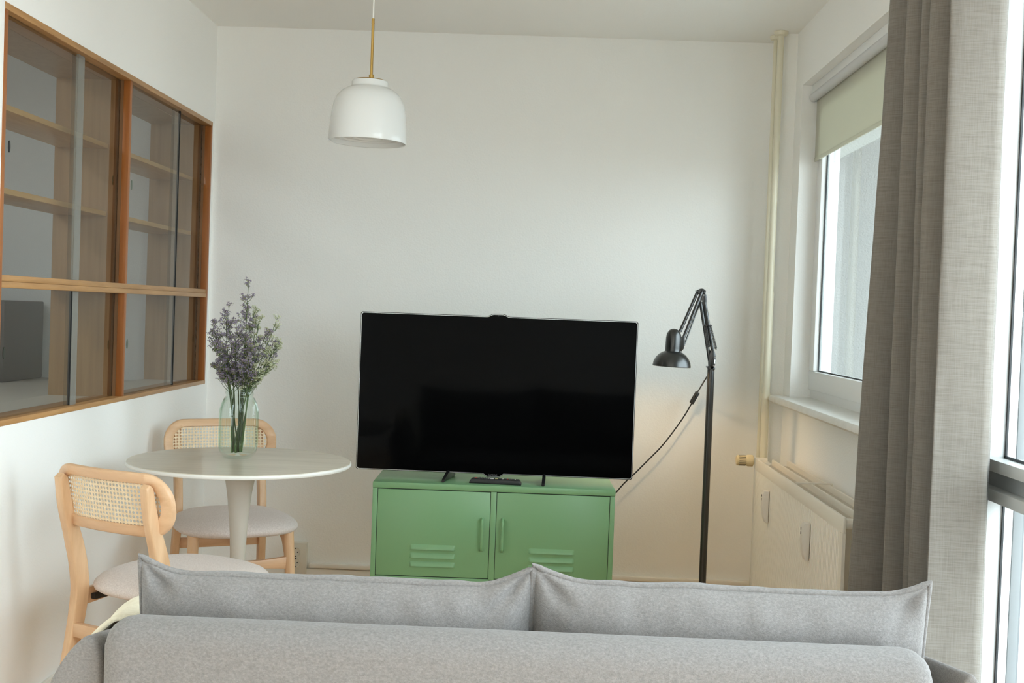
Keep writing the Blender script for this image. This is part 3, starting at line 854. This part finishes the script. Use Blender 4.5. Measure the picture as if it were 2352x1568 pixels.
m.build('silver_trim', M['silver'], tv, 30, world=True)
MB().prism(tv_outline(-0.0045), TY - 0.0007, TY + 0.002, 'y').build('screen', M['screen'], tv, 0, world=True)
MB().box((tx0 + 0.10, TY + 0.027, tz0 + 0.06), (tx1 - 0.10, TY + 0.06, tz1 - 0.10), 0.01).build('rear_housing', M['bezel'], tv, world=True)
fc = bpy.data.curves.new('logo_text', 'FONT'); fc.body = 'SAMSUNG'; fc.size = 0.0105; fc.align_x = 'CENTER'; fc.extrude = 0.0002; fc.space_character = 1.15; fc.resolution_u = 3
fo = bpy.data.objects.new('logo_text', fc); COL.objects.link(fo)
dg = bpy.context.evaluated_depsgraph_get(); dg.update()
me = bpy.data.meshes.new_from_object(fo.evaluated_get(dg)); bpy.data.objects.remove(fo)
lg = bpy.data.objects.new('lettering', me); COL.objects.link(lg); me.materials.append(M['logo'])
lg.parent = tv; lg.rotation_euler = (pi / 2, 0, 0)
lg.scale = (0.62, 1, 1)
lg.location = (-0.158 - tv.location.x, TY - 0.0012 - tv.location.y, 0.6335 - tv.location.z)
MB().tube([(-0.158, TY - 0.0022, 1.2478), (-0.158, TY + 0.0005, 1.2478)], 0.0022, 14).build('webcam_lens', M['gasket'], tv, world=True)
# two splayed blade feet, joined by a neck behind
for s, xf in ((-1, -0.345), (1, 0.035)):
    t = MB()
    xb = xf + (0.028 if s < 0 else 0.006)
    poly = [(TY - 0.068, 0.6115), (TY - 0.058, 0.6225), (TY - 0.004, 0.648), (TY + 0.05, 0.675), (TY + 0.075, 0.675), (TY + 0.075, 0.64), (TY + 0.12, 0.6225), (TY + 0.13, 0.6115)]
    t.prism(poly, -0.006, 0.006, 'x', 0.002)
    for v in t.bm.verts:
        k = (v.co.y - (TY - 0.068)) / 0.2
        v.co.x += xf + (xb - xf) * min(1, k * 1.6)
    t.build('stand_foot', M['bezel'], tv, world=True)
# remote
rm = thing('remote_control', 'black television remote control lying on the green cabinet', 'remote control', (-0.146, 4.462, 0.61), radians(-3))
m = MB()
m.prism([(-0.099, 0.0), (0.099, 0.0), (0.0985, 0.006), (0.092, 0.0165), (0.086, 0.0185), (-0.086, 0.0185), (-0.092, 0.0165), (-0.0985, 0.006)], -0.022, 0.022, 'y', 0.004, 3)
m.build('body', M['blackplastic'], rm, 40)
def btn(x, y, w, h, mt):
    MB().box((x - w, y - h, 0.0182), (x + w, y + h, 0.0205), 0.0006).build('button', mt, rm)
btn(-0.075, 0.0, 0.0045, 0.006, M['red'])
for k in range(5):
    for y in (-0.012, 0.0, 0.012):
        btn(-0.060 + k * 0.0095, y, 0.0028, 0.004, M['greybtn'])
btn(-0.016, 0.0, 0.0105, 0.012, M['whitebtn']); btn(-0.0015, 0.0, 0.0, 0.0, M['greybtn']) if False else None
btn(0.0035, 0.0, 0.005, 0.006, M['yellow'])
for k, mt in ((0, 'greybtn'), (1, 'whitebtn'), (2, 'greybtn'), (3, 'red'), (4, 'greybtn'), (5, 'greybtn'), (6, 'whitebtn')):
    btn(0.018 + k * 0.0095, 0.0, 0.0022, 0.0035, M[mt])

# ------------------------------------------------------------------ floor lamp
LX, LY = 0.7035, 4.80
lp = thing('floor_lamp', 'black architect floor lamp with jointed spring arm beside the television', 'lamp', (LX, LY, 0))
MB().lathe([(0, 0), (0.13, 0), (0.132, 0.006), (0.128, 0.016), (0.03, 0.022), (0, 0.022)], n=48).build('base', M['black'], lp)
MB().tube([(0, 0, 0.02), (0, 0, 1.062)], 0.0148, 20).build('pole', M['black'], lp)
P0 = Vector((0, 0, 1.068)); PE = Vector((-0.046, 0.04, 1.376)); PH = Vector((-0.122, -0.0, 1.165))
m = MB()
m.tube([P0 + Vector((-0.004, 0.008, 0.0)), PE + Vector((0.010, 0.008, -0.02))], 0.0056, 10)
m.tube([P0 + Vector((0.010, -0.006, 0.035)), PE + Vector((0.013, -0.006, -0.035))], 0.0072, 10)
m.tube([P0 + Vector((-0.008, -0.006, 0.03)), PE + Vector((-0.003, -0.006, -0.04))], 0.0072, 10)
m.build('lower_arm', M['black'], lp)
m = MB()
m.tube([PE + Vector((-0.014, 0, 0.004)), PH + Vector((-0.010, 0, 0.045))], 0.0066, 10)
m.tube([PE + Vector((0.002, -0.01, 0.004)), PH + Vector((0.004, -0.01, 0.02))], 0.0068, 10)
m.tube([PE + Vector((0.002, 0.01, -0.03)), PH + Vector((0.010, 0.01, -0.012))], 0.0032, 8)
m.build('upper_arm', M['black'], lp)
# hinge plates
def plate(c, w, h, name='joint'):
    q = MB(); q.prism([(c.x + w * cos(2*pi*k/20), c.z + h * sin(2*pi*k/20)) for k in range(20)], c.y - 0.014, c.y + 0.014, 'y', 0.002)
    q.build(name, M['black'], lp)
plate(PE, 0.0165, 0.014); plate(Vector((-0.036, 0.04, 1.345)), 0.012, 0.028); plate(P0 + Vector((0.002, 0, 0.035)), 0.014, 0.042); plate(Vector((0.0, 0, 1.066)), 0.0155, 0.010)
for c in (PE + Vector((-0.018, 0, 0.003)), PE + Vector((0.011, 0, 0.003)), P0 + Vector((-0.014, 0, 0.003))):
    MB().tube([c - Vector((0.0, 0.02, 0)), c + Vector((0.0, 0.02, 0))], 0.0045, 10).build('knob', M['black'], lp)
# coil springs
def spring(a, b, r=0.0052, wire=0.0013, turns=20):
    a, b = Vector(a), Vector(b); d = (b - a); L = d.length; d.normalize()
    u = d.cross(Vector((0, 1, 0))).normalized(); v = d.cross(u)
    pts = [a + d * (L * k / (turns * 8)) + u * (r * cos(2*pi*k/8)) + v * (r * sin(2*pi*k/8)) for k in range(turns * 8 + 1)]
    MB().tube(pts, wire, 4).build('spring', M['black'], lp)
spring(P0 + Vector((-0.013, -0.012, 0.085)), P0 + Vector((-0.031, -0.012, 0.172)), 0.0048, 0.0014)
spring(P0 + Vector((0.015, -0.012, 0.08)), P0 + Vector((-0.012, -0.012, 0.172)), 0.0048, 0.0014)
spring(PE + Vector((-0.006, -0.016, -0.025)), PE + Vector((-0.040, -0.022, -0.112)), 0.0052, 0.0014)
MB().box((-0.038, -0.020, 1.238), (-0.006, 0.014, 1.243), 0.001).build('spring_clip', M['black'], lp)
MB().box((-0.092, -0.008, 1.258), (-0.076, 0.012, 1.262), 0.001).build('spring_clip', M['black'], lp)
for c in (PE + Vector((0.008, -0.018, -0.013)), PE + Vector((0.0, -0.018, -0.038)), P0 + Vector((-0.014, -0.016, 0.083)), P0 + Vector((0.015, -0.016, 0.078)), P0 + Vector((0.013, -0.016, 0.044)), P0 + Vector((0.008, -0.018, 0.010)), PH + Vector((0.006, -0.022, 0.018)), PH + Vector((0.001, -0.022, -0.016))):
    MB().tube([c, c + Vector((0, 0.006, 0))], 0.0034, 10).build('screw', M['chrome'], lp)
MB().tube([P0 + Vector((0.011, -0.015, 0.018)), P0 + Vector((0.012, -0.015, 0.034))], 0.0028, 8).build('hinge_pin', M['chrome'], lp)
# head
HX, HZ = -0.1625, 1.068
head = MB()
ht = Matrix.Rotation(radians(3.0), 4, 'Y')
head.lathe([(0.0760, 0.0), (0.0775, 0.002), (0.0745, 0.019), (0.066, 0.036), (0.053, 0.050), (0.040, 0.0585), (0.0315, 0.062), (0.0310, 0.064), (0.0315, 0.075), (0.0310, 0.115), (0.0285, 0.132), (0.021, 0.146), (0.011, 0.1525), (0, 0.154),
            ], n=56)
head.lathe([(0.0760, 0.0), (0.0725, 0.018), (0.064, 0.034), (0.050, 0.048), (0.030, 0.058), (0.0, 0.060)], n=56)
hd = head.build('lamp_head', M['black'], lp, 40)
hd.location = (HX, -0.02, HZ); hd.rotation_euler = (0, radians(1.8), 0)
MB().lathe([(0, 0.010), (0.012, 0.0115), (0.021, 0.019), (0.025, 0.030), (0.021, 0.042), (0.014, 0.052), (0.013, 0.059), (0, 0.059)], n=24).build('bulb', M['bulb'], hd)
MB().prism([(HX + 0.026, 1.135), (HX + 0.026, 1.185), (HX + 0.043, 1.195), (HX + 0.050, 1.178), (HX + 0.046, 1.142), (HX + 0.036, 1.130)], -0.028, -0.012, 'y', 0.002).build('head_bracket', M['black'], lp)
# cable and in-line switch
cab = [(-0.006, 0.012, 1.050), (-0.02, 0.22, 1.00), (-0.0035, 0.35, 0.955), (-0.012, 0.395, 0.9), (-0.05, 0.40, 0.835), (-0.108, 0.40, 0.746), (-0.150, 0.40, 0.690), (-0.188, 0.40, 0.648), (-0.225, 0.40, 0.608), (-0.26, 0.40, 0.570), (-0.30, 0.40, 0.53), (-0.335, 0.40, 0.487), (-0.37, 0.40, 0.44), (-0.40, 0.43, 0.30), (-0.42, 0.44, 0.13)]
cab = [(0.000, 0.016, 1.052), (-0.010, 0.10, 1.010), (-0.012, 0.20, 0.975), (-0.009, 0.30, 0.950), (-0.012, 0.38, 0.915)] + cab[4:]
MB().tube(bezier(cab, 6), 0.0031, 8).build('cable', M['blackplastic'], lp)
sw = MB().box((-0.010, -0.008, -0.0290), (0.010, 0.008, 0.0290), 0.004, 3).build('switch', M['blackplastic'], lp)
sw.location = (-0.012, 0.375, 0.918); sw.rotation_euler = (radians(0), radians(28), 0)

# ------------------------------------------------------------------ wall socket
sk = thing('wall_socket', 'cream surface-mounted double wall socket at the foot of the back wall', 'socket', (-1.06, YB, 0.12))
MB().box((-1.105, YB - 0.040, 0.052), (-1.012, YB, 0.192), 0.004).build('box', M['socket'], sk, world=True)
for z in (0.150, 0.103):
    c = (-1.060, YB - 0.0402, z)
    mt = Matrix.Rotation(pi / 2, 4, 'X')
    s_ = MB().lathe([(0.0225, 0.0), (0.0225, 0.003), (0.0205, 0.003), (0.0200, 0.0008), (0, 0.0008)], c=c, n=32, mtx=mt).build('outlet', M['socket'], sk, world=True)
    m = MB()
    for dx in (-0.0095, 0.0095):
        m.tube([(c[0] + dx, c[1] - 0.0014, z), (c[0] + dx, c[1] + 0.001, z)], 0.0028, 10)
    for dz in (-0.018, 0.018):
        m.box((c[0] - 0.003, c[1] - 0.0032, z + dz - 0.0025), (c[0] + 0.003, c[1], z + dz + 0.0025))
    for v in m.bm.verts:
        v.co -= sk.location
    h = m.build('holes', M['gasket'], s_, 0)

# ------------------------------------------------------------------ heating pipes
def pipe(x, y, r, z0, z1, label, zstep=None):
    o = thing('heating_pipe', label, 'pipe', (x, y, z0), 0)
    m = MB().tube([(0, 0, 0), (0, 0, z1 - z0)], r, 20)
    if zstep:
        m.tube([(0, 0, 0), (0, 0, zstep - z0)], r + 0.0022, 20)
    m.build('tube', M['pipe'], o)
    MB().lathe([(r, z1 - z0 - 0.018), (r + 0.012, z1 - z0 - 0.016), (r + 0.017, z1 - z0 - 0.006), (r + 0.017, z1 - z0), (r, z1 - z0)], n=28).build('rosette', M['pipe'], o)
    return o
p1 = pipe(0.982, 5.065, 0.0138, 0.02, 2.4995, 'thick cream heating riser pipe in front of the corner column', 1.391)
p2 = pipe(0.976, 5.15, 0.0085, 0.02, 2.4995, 'thin cream heating pipe behind the thicker riser in the corner')
m = MB(); m.lathe([(0.0175, -0.012), (0.0190, -0.012), (0.0190, 0.012), (0.0165, 0.012)], c=(0, 0, 0.945 - 0.02), n=24)
m.box((0.012, -0.026, 0.9185), (0.075, -0.016, 0.9315), 0.002); m.tube([(0.072, -0.021, 0.925), (0.072, 0.0285, 0.925)], 0.005, 10); m.tube([(0.019, -0.03, 0.925), (0.019, -0.005, 0.925)], 0.006, 10)
m.build('clamp', M['pipe'], p1)

# ------------------------------------------------------------------ radiator
RX, RY0, RY1, RZ0, RZ1 = 0.90, 3.415, 4.83, 0.13, 0.706
rd = thing('radiator', 'cream panel radiator on the right wall below the window sill', 'radiator', (0.97, 4.12, RZ0))
def panel(x, name, ribs=True):
    m = MB()
    t = 0.010
    m.box((x, RY0, RZ1 - 0.048), (x + t, RY1, RZ1), 0.003); m.box((x, RY0, RZ0), (x + t, RY1, RZ0 + 0.04), 0.003)
    m.box((x + 0.0004, RY0 + 0.0006, RZ0 + 0.039), (x + t - 0.0004, RY0 + 0.03, RZ1 - 0.0475)); m.box((x + 0.0004, RY1 - 0.03, RZ0 + 0.039), (x + t - 0.0004, RY1 - 0.0006, RZ1 - 0.0475))
    # vertically fluted face
    nr = 84; p_ = (RY1 - RY0 - 0.05) / nr
    poly = []
    for k in range(nr):
        y = RY0 + 0.025 + k * p_
        poly += [(x + 0.0025, y), (x + 0.0025, y + p_ * 0.25), (x + 0.0006, y + p_ * 0.38), (x + 0.0006, y + p_ * 0.88)]
    poly += [(x + 0.0025, RY1 - 0.025), (x + t, RY1 - 0.025), (x + t, RY0 + 0.025)]
    m.prism(poly, RZ0 + 0.035, RZ1 - 0.045, 'z')
    return m.build(name, M['radiator'], rd, 30, world=True)
panel(RX, 'front_panel')
for x in (0.965, 1.025):
    MB().box((x, RY0 + 0.01, RZ0), (x + 0.009, RY1 - 0.03, RZ1 - 0.002), 0.003).build('rear_panel', M['radiator'], rd, world=True)
for x0, x1 in ((RX + 0.012, 0.962), (0.976, 1.023)):
    m = MB(); k = 0
    y = RY0 + 0.06
    prev = None
    while y < RY1 - 0.06:
        for xx in ((x0, x1) if k % 2 else (x1, x0)):
            cur = (m.bm.verts.new((xx, y, RZ0 + 0.04)), m.bm.verts.new((xx, y, RZ1 - 0.022)))
            if prev:
                m.bm.faces.new((prev[0], cur[0], cur[1], prev[1]))
            prev = cur
            y += 0.003
        y += 0.010; k += 1
    m.build('convector_fins', M['radiator'], rd, 0, world=True)
# wire clips across the top
for y in (4.09,):
    m = MB(); m.tube([(RX + 0.008, y, RZ1 + 0.002), (0.972, y, RZ1 + 0.004), (1.034, y, RZ1 + 0.004)], 0.0032, 8)
    m.tube([(0.972, y, RZ1 + 0.004), (0.974, y, RZ1 - 0.05)], 0.0032, 8); m.tube([(1.034, y, RZ1 + 0.004), (1.034, y, RZ1 - 0.04)], 0.0032, 8)
    m.build('top_clip', M['radiator'], rd, world=True)
# connections
m = MB(); m.tube([(0.965, RY1 - 0.035, 0.672), (0.965, 4.94, 0.672)], 0.012, 14)
m.tube(bezier([(0.965, 4.94, 0.672), (0.968, 5.02, 0.672), (0.972, 5.04, 0.672), (0.981, 5.055, 0.672)], 4), 0.011, 14)
m.tube([(0.975, 4.945, 0.679), (0.91, 4.945, 0.679)], 0.014, 16)
m.build('valve_body', M['radiator'], rd, world=True)
m = MB()
mt = Matrix.Rotation(-pi / 2, 4, 'Y')
m.lathe([(0.0, 0.070), (0.018, 0.070), (0.0215, 0.066), (0.0215, 0.028), (0.0225, 0.026), (0.0245, 0.022), (0.0245, 0.002), (0.021, 0.0), (0.0, 0.0)], c=(0.916, 4.945, 0.679), n=40, mtx=mt)
m.build('thermostat_head', M['valve'], rd, world=True)
m = MB()
for k in range(16):
    a = 2 * pi * k / 16
    m.box((0.856, -0.0011, 0.0205), (0.884, 0.0011, 0.0221), 0, mtx=Matrix.Translation((0, 4.945, 0.679)) @ Matrix.Rotation(a, 4, 'X'))
m.build('thermostat_slots', M['dark'], rd, 0, world=True)
MB().tube([(0.9095, RY0 + 0.022, 0.684), (1.03, RY0 + 0.022, 0.684)], 0.016, 18).build('end_manifold', M['radiator'], rd, world=True)
for y in (3.7, 4.55):
    MB().box((1.03, y, RZ0 + 0.1), (XR - 0.0012, y + 0.03, RZ1 - 0.1), 0.002).build('wall_bracket', M['radiator'], rd, world=True)
# evaporator meters
def meter(y, z0, z1, label):
    o = thing('heat_meter', label, 'meter', (RX, y, (z0 + z1) / 2), 0, 'heat meters on the radiator front')
    m = MB()
    m.prism([(-0.013, z0), (-0.016, z0 + 0.006), (-0.023, z0 + 0.03), (-0.026, z0 + 0.06), (-0.025, z1 - 0.012), (-0.020, z1), (-0.0014, z1), (-0.0014, z0)], -0.018, 0.018, 'y', 0.003)
    for v in m.bm.verts:
        v.co.z -= (z0 + z1) / 2
    m.build('case', M['meter'], o, 40)
    m = MB()
    for zz in (0.022, 0.036):
        m.box((-0.0265, 0.004, zz), (-0.0245, 0.009, zz + 0.008))
    m.build('scale_window', M['dark'], o, 0)
meter(4.505, 0.498, 0.618, 'small cream heat meter on the radiator front, near the valve end')
meter(3.825, 0.496, 0.616, 'small cream heat meter on the radiator front, near the curtain')

# ------------------------------------------------------------------ curtain
cu = MB()
# (x, y) crests and valleys from the window edge inwards, at the top and at the floor
top = [(1.000, 2.632), (0.884, 2.655), (1.035, 2.722), (0.882, 2.785), (1.0, 2.822), (0.884, 2.858), (1.03, 2.90), (0.880, 2.945), (1.035, 3.02), (0.895, 3.118), (0.93, 3.17), (0.985, 3.20)]
bot = [(1.000, 2.600), (0.880, 2.604), (1.035, 2.680), (0.878, 2.735), (1.03, 2.80), (0.905, 2.850), (1.02, 2.885), (0.868, 2.905), (1.03, 2.99), (0.800, 3.015), (0.87, 3.10), (0.975, 3.20)]
def smooth_path(P, n=14):
    out = []
    for i in range(len(P) - 1):
        (xa, ya), (xb, yb) = P[i], P[i + 1]
        for k in range(n):
            t = k / n
            # full rounded crests towards the room, tight valleys
            e = t ** 2.0 if xb > xa else 1 - (1 - t) ** 2.0
            out.append((xa + (xb - xa) * e, ya + (yb - ya) * t))
    out.append(P[-1])
    return out
pt_, pb_ = smooth_path(top), smooth_path(bot)
NP = len(pt_)
NV = 60
rows = []
for j in range(NV + 1):
    f = j / NV
    z = 2.497 - (2.497 - 0.015) * f
    row = []
    for i in range(NP):
        x = pt_[i][0] + (pb_[i][0] - pt_[i][0]) * f
        y = pt_[i][1] + (pb_[i][1] - pt_[i][1]) * f
        w = 0.007 * noise.noise(Vector((i * 0.07, z * 1.3, 4.2))) + 0.0015 * noise.noise(Vector((i * 0.3, z * 6, 9.2)))
        row.append(cu.bm.verts.new((x + w, y + w * 0.8, z)))
    rows.append(row)
for j in range(NV):
    for i in range(NP - 1):
        cu.bm.faces.new((rows[j][i], rows[j][i + 1], rows[j + 1][i + 1], rows[j + 1][i]))
co = cu.build('curtain', M['linen'], None, 0)
co.data.shade_smooth()
md = co.modifiers.new('thick', 'SOLIDIFY'); md.thickness = 0.002
tag(co, 'floor-length beige linen curtain gathered beside the balcony window', 'curtain')
# ------------------------------------------------------------------ sofa
so = thing('sofa', 'grey heather fabric two-seat sofa seen from behind in the foreground', 'sofa', (-0.02, 2.3, 0))
SX0, SX1, SY0 = -0.690, 0.652, 1.855
m = MB()
m.box((SX0, SY0, 0.16), (SX1, SY0 + 0.105, 0.742), 0.042, 6)
m.build('back', M['sofa'], so, 50, world=True)
m = MB(); m.box((SX0 + 0.02, SY0 + 0.08, 0.16), (SX1 - 0.02, 2.72, 0.32), 0.02, 3); m.build('seat_base', M['sofa'], so, 50, world=True)
for a, b in ((SX0 + 0.05, -0.022), (-0.018, SX1 - 0.05)):
    m = MB(); m.box((a, SY0 + 0.11, 0.315), (b, 2.74, 0.455), 0.035, 5); m.build('seat_cushion', M['sofa'], so, 50, world=True)
def arm(s, xi, k=0.78):
    # flared arm: leans outward, rounded over the top
    prof = bezier([(0.0, 0.17, 0), (0.0, 0.45, 0), (0.0, 0.62, 0), (0.012, 0.686, 0), (0.035, 0.705, 0), (0.062, 0.693, 0), (0.095, 0.660, 0), (0.122, 0.615, 0), (0.126, 0.57, 0), (0.112, 0.50, 0), (0.095, 0.40, 0), (0.085, 0.17, 0)], 5)
    poly = [(xi + s * q.x * k, q.y) for q in prof]
    m = MB(); m.prism(poly, 1.895, 2.60, 'y', 0.016, 4)
    for v in m.bm.verts:
        v.co.z -= 0.16 * (v.co.y - 1.925) * min(1, v.co.z / 0.6)
    m.build('arm', M['sofa'], so, 50, world=True)
arm(-1, SX0 - 0.002); arm(1, SX1 + 0.045, 0.5)
for x in (SX0 + 0.06, SX1 - 0.06):
    for y in (SY0 + 0.06, 2.66):
        MB().tube([(x, y, 0), (x, y, 0.165)], 0.018, 12, radii=[0.014, 0.021]).build('leg', M['beech'], so, world=True)

def back_cushion(x0, x1, zt0, zt1, label, sag, seed, lift0, lift1):
    """x0..x1 wide; seam corner heights zt0, zt1; piped seam, dog-ear corners"""
    W, z_bot = x1 - x0, 0.466
    cx = (x0 + x1) / 2
    root = thing('back_cushion', label, 'cushion', (cx, 2.080, z_bot), 0, 'back cushions on the sofa')
    NU, NVV = 72, 36
    tiltm = Matrix.Rotation(radians(9), 4, 'X')
    def edge(u, v):
        # u, v in -1..1 ; outline with concave edges between dog ears
        au, av = abs(u), abs(v)
        x = W / 2 * u * (1 - 0.005 * (1 - av ** 4))
        top = zt0 + (zt1 - zt0) * (u + 1) / 2
        dip = sag * (1 - au ** 7) + 0.004 * noise.noise(Vector((u * 4 + seed, 3.1, 0)))
        ear = 0.0
        if u < -0.80: ear = lift0 * ((-u - 0.80) / 0.2)
        if u > 0.80: ear = lift1 * ((u - 0.80) / 0.2)
        zt = top - dip + ear
        zb = z_bot + 0.012 * (1 - au ** 6)
        z = zb + (zt - zb) * (v + 1) / 2
        return x, z
    def thick(u, v):
        a = max(0.0, 1 - abs(u) ** 3.2); b = max(0.0, 1 - abs(v) ** 3.0)
        t = 0.088 * (a ** 0.5) * (b ** 0.46)
        e = 1 - min(1.0, 2.2 * min(1 - abs(u), 1 - abs(v)))
        t += 0.012 * max(0, e) ** 0.7 * min(1.0, 12 * min(1 - abs(u), 1 - abs(v))) * noise.noise(Vector((u * 9 + seed, v * 3.5, seed)))
        # creases running in from the corners
        for cu_ in (-1, 1):
            d = math.hypot((u - cu_) * 1.7, (v - 1))
            an = math.atan2(1 - v, abs(cu_ - u) * 1.7 + 1e-6)
            t -= 0.016 * math.exp(-((d - 0.24) / 0.15) ** 2) * math.exp(-((an - 0.62) / 0.24) ** 2)
        t += 0.006 * noise.noise(Vector((u * 2.2 + seed, v * 1.8, 2.0)))*a*b
        return max(t, 0.0)
    m = MB()
    F = {}
    for side in (-1, 1):
        for i in range(NU + 1):
            for j in range(NVV + 1):
                # denser towards the rim
                u = sin((i / NU - 0.5) * pi); v = sin((j / NVV - 0.5) * pi)
                rim = i in (0, NU) or j in (0, NVV)
                x, z = edge(u, v)
                y = side * (0 if rim else thick(u, v) * (0.85 if side < 0 else 1.1))
                key = (i, j, 0 if rim else side)
                if key not in F:
                    p = Vector((x, y, z - z_bot))
                    F[key] = m.bm.verts.new(tiltm @ p)
    for side in (-1, 1):
        for i in range(NU):
            for j in range(NVV):
                ks = []
                for a, b in ((i, j), (i + 1, j), (i + 1, j + 1), (i, j + 1)):
                    rim = a in (0, NU) or b in (0, NVV)
                    ks.append(F[(a, b, 0 if rim else side)])
                m.bm.faces.new(ks)
    body = m.build('cover', M['sofa'], root, 0)
    body.data.shade_smooth()
    loop = []
    n = 90
    for k in range(n): loop.append((-1 + 2 * k / n, 1))
    for k in range(30): loop.append((1, 1 - 2 * k / 30))
    for k in range(n): loop.append((1 - 2 * k / n, -1))
    for k in range(30): loop.append((-1, -1 + 2 * k / 30))
    pts = []
    for u, v in loop:
        x, z = edge(u, v)
        pts.append(tiltm @ Vector((x, -0.002, z - z_bot)))
    MB().tube(pts, 0.0056, 8, closed=True).build('piping', M['sofa'], root, 60)
    return root
back_cushion(-0.680, 0.004, 0.815, 0.818, 'left grey back cushion of the sofa, below the round table', 0.024, 1.7, 0.006, 0.010)
back_cushion(0.006, 0.684, 0.829, 0.828, 'right grey back cushion of the sofa, in front of the radiator and curtain', 0.023, 6.3, 0.006, 0.004)
# blanket over the left arm
m = MB()
prof = bezier([(-0.006, 0.50, 0), (-0.008, 0.62, 0), (0.006, 0.698, 0), (0.036, 0.722, 0), (0.068, 0.708, 0), (0.104, 0.672, 0), (0.134, 0.622, 0), (0.139, 0.57, 0), (0.126, 0.50, 0), (0.112, 0.40, 0), (0.105, 0.33, 0)], 6)
xi = SX0 - 0.002
def blanket(u, v):
    k = u * (len(prof) - 1); i = min(int(k), len(prof) - 2); t = k - i
    q = prof[i].lerp(prof[i + 1], t)
    y = 2.055 + 0.42 * v + 0.012 * noise.noise(Vector((u * 5, 0, 1.3)))
    w = 0.003 + 0.019 * max(0.0, sin(pi * min(1.0, u * 1.25))) ** 2 * (lambda q: q * q * (3 - 2 * q))(min(1.0, v / 0.40)) + 0.007 * noise.noise(Vector((u * 3, v * 5, 0.7))) + 0.004 * sin(v * 17 + u * 2)
    return (xi - q.x * 0.80 - w * 0.6 * (1 if q.x > 0.03 else -1), y, q.y - 0.011 + max(w, 0.0) * 1.1 - 0.16 * (y - 1.925) * min(1, q.y / 0.6))
m.grid(blanket, 50, 40)
bo = m.build('blanket', M['blanket'], None, 0); bo.data.shade_smooth()
md = bo.modifiers.new('thick', 'SOLIDIFY'); md.thickness = 0.010; md.offset = 1
tag(bo, 'cream wool blanket draped over the left arm of the grey sofa', 'blanket')

# ------------------------------------------------------------------ light: overcast sky through the windows
wd = bpy.data.worlds.new('sky'); scene.world = wd; wd.use_nodes = True
nt = wd.node_tree
for n in list(nt.nodes): nt.nodes.remove(n)
out = nt.nodes.new('ShaderNodeOutputWorld'); bg = nt.nodes.new('ShaderNodeBackground')
tc = nt.nodes.new('ShaderNodeTexCoord'); sx = nt.nodes.new('ShaderNodeSeparateXYZ')
nt.links.new(tc.outputs['Generated'], sx.inputs[0])
mr = nt.nodes.new('ShaderNodeMapRange'); mr.inputs[1].default_value = -0.12; mr.inputs[2].default_value = 0.02
nt.links.new(sx.outputs['Z'], mr.inputs[0])
c = ramp(nt, mr.outputs[0], [(0.0, (0.36, 0.36, 0.35)), (1.0, (0.82, 0.93, 1.0))])
nt.links.new(c, bg.inputs['Color']); # overcast sky, brighter towards the veiled sun
vd = nt.nodes.new('ShaderNodeVectorMath'); vd.operation = 'DOT_PRODUCT'; vd.inputs[1].default_value = (0.60, -0.80, 0.0)
nt.links.new(tc.outputs['Generated'], vd.inputs[0])
ma = nt.nodes.new('ShaderNodeMath'); ma.operation = 'MULTIPLY_ADD'; ma.inputs[1].default_value = 4.0; ma.inputs[2].default_value = 8.0
nt.links.new(vd.outputs['Value'], ma.inputs[0])
mm_ = nt.nodes.new('ShaderNodeMath'); mm_.operation = 'MAXIMUM'; mm_.inputs[1].default_value = 3.0
nt.links.new(ma.outputs[0], mm_.inputs[0]); nt.links.new(mm_.outputs[0], bg.inputs['Strength'])
nt.links.new(bg.outputs[0], out.inputs[0])
def portal(name, y0, y1, z0, z1, x):
    L = bpy.data.lights.new(name, 'AREA'); L.shape = 'RECTANGLE'; L.size = z1 - z0; L.size_y = y1 - y0
    L.cycles.is_portal = True
    o = bpy.data.objects.new(name, L); COL.objects.link(o)
    o.location = (x, (y0 + y1) / 2, (z0 + z1) / 2); o.rotation_euler = (0, pi / 2, 0)
portal('window_portal', WY0, WY1, WZ0, WZ1, 1.30)
portal('balcony_portal', DY0, DY1, DZ0, DZ1, 1.30)
# unseen fill light added to brighten the kitchen behind the cabinet
L = bpy.data.lights.new('kitchen_fill', 'AREA'); L.shape = 'DISK'; L.size = 0.5; L.energy = 13; L.color = (0.92, 0.97, 1.0)
o = bpy.data.objects.new('kitchen_fill', L); COL.objects.link(o); o.location = (-2.75, 3.3, 2.45)

# ------------------------------------------------------------------ camera
f_px, yaw, pitch, roll = 2700.0, 0.023, -0.025, 0.0367
cam = bpy.data.cameras.new('camera'); cam.sensor_width = 36.0; cam.sensor_fit = 'HORIZONTAL'; cam.lens = f_px / 2352 * 36
cam.clip_start = 0.05
co_ = bpy.data.objects.new('camera', cam); COL.objects.link(co_)
Rz = Matrix.Rotation(yaw, 3, 'Z')
fwd = Rz @ Vector((0, cos(pitch), sin(pitch))); right = Rz @ Vector((1, 0, 0)); up = right.cross(fwd)
r_ = cos(roll) * right + sin(roll) * up; u_ = -sin(roll) * right + cos(roll) * up
mt = Matrix((( r_.x, u_.x, -fwd.x, 0), (r_.y, u_.y, -fwd.y, 0), (r_.z, u_.z, -fwd.z, 1.265), (0, 0, 0, 1)))
co_.matrix_world = mt
scene.camera = co_

scene.view_settings.view_transform = 'Standard'
scene.view_settings.look = 'None'
scene.view_settings.gamma = 1.0
scene.view_settings.use_curve_mapping = False
scene.view_settings.exposure = -0.04
scene.cycles.use_denoising = True
scene.cycles.max_bounces = 16
scene.cycles.diffuse_bounces = 14
scene.cycles.transparent_max_bounces = 24
scene.cycles.caustics_reflective = False
scene.cycles.caustics_refractive = False
scene.cycles.sample_clamp_indirect = 6.0
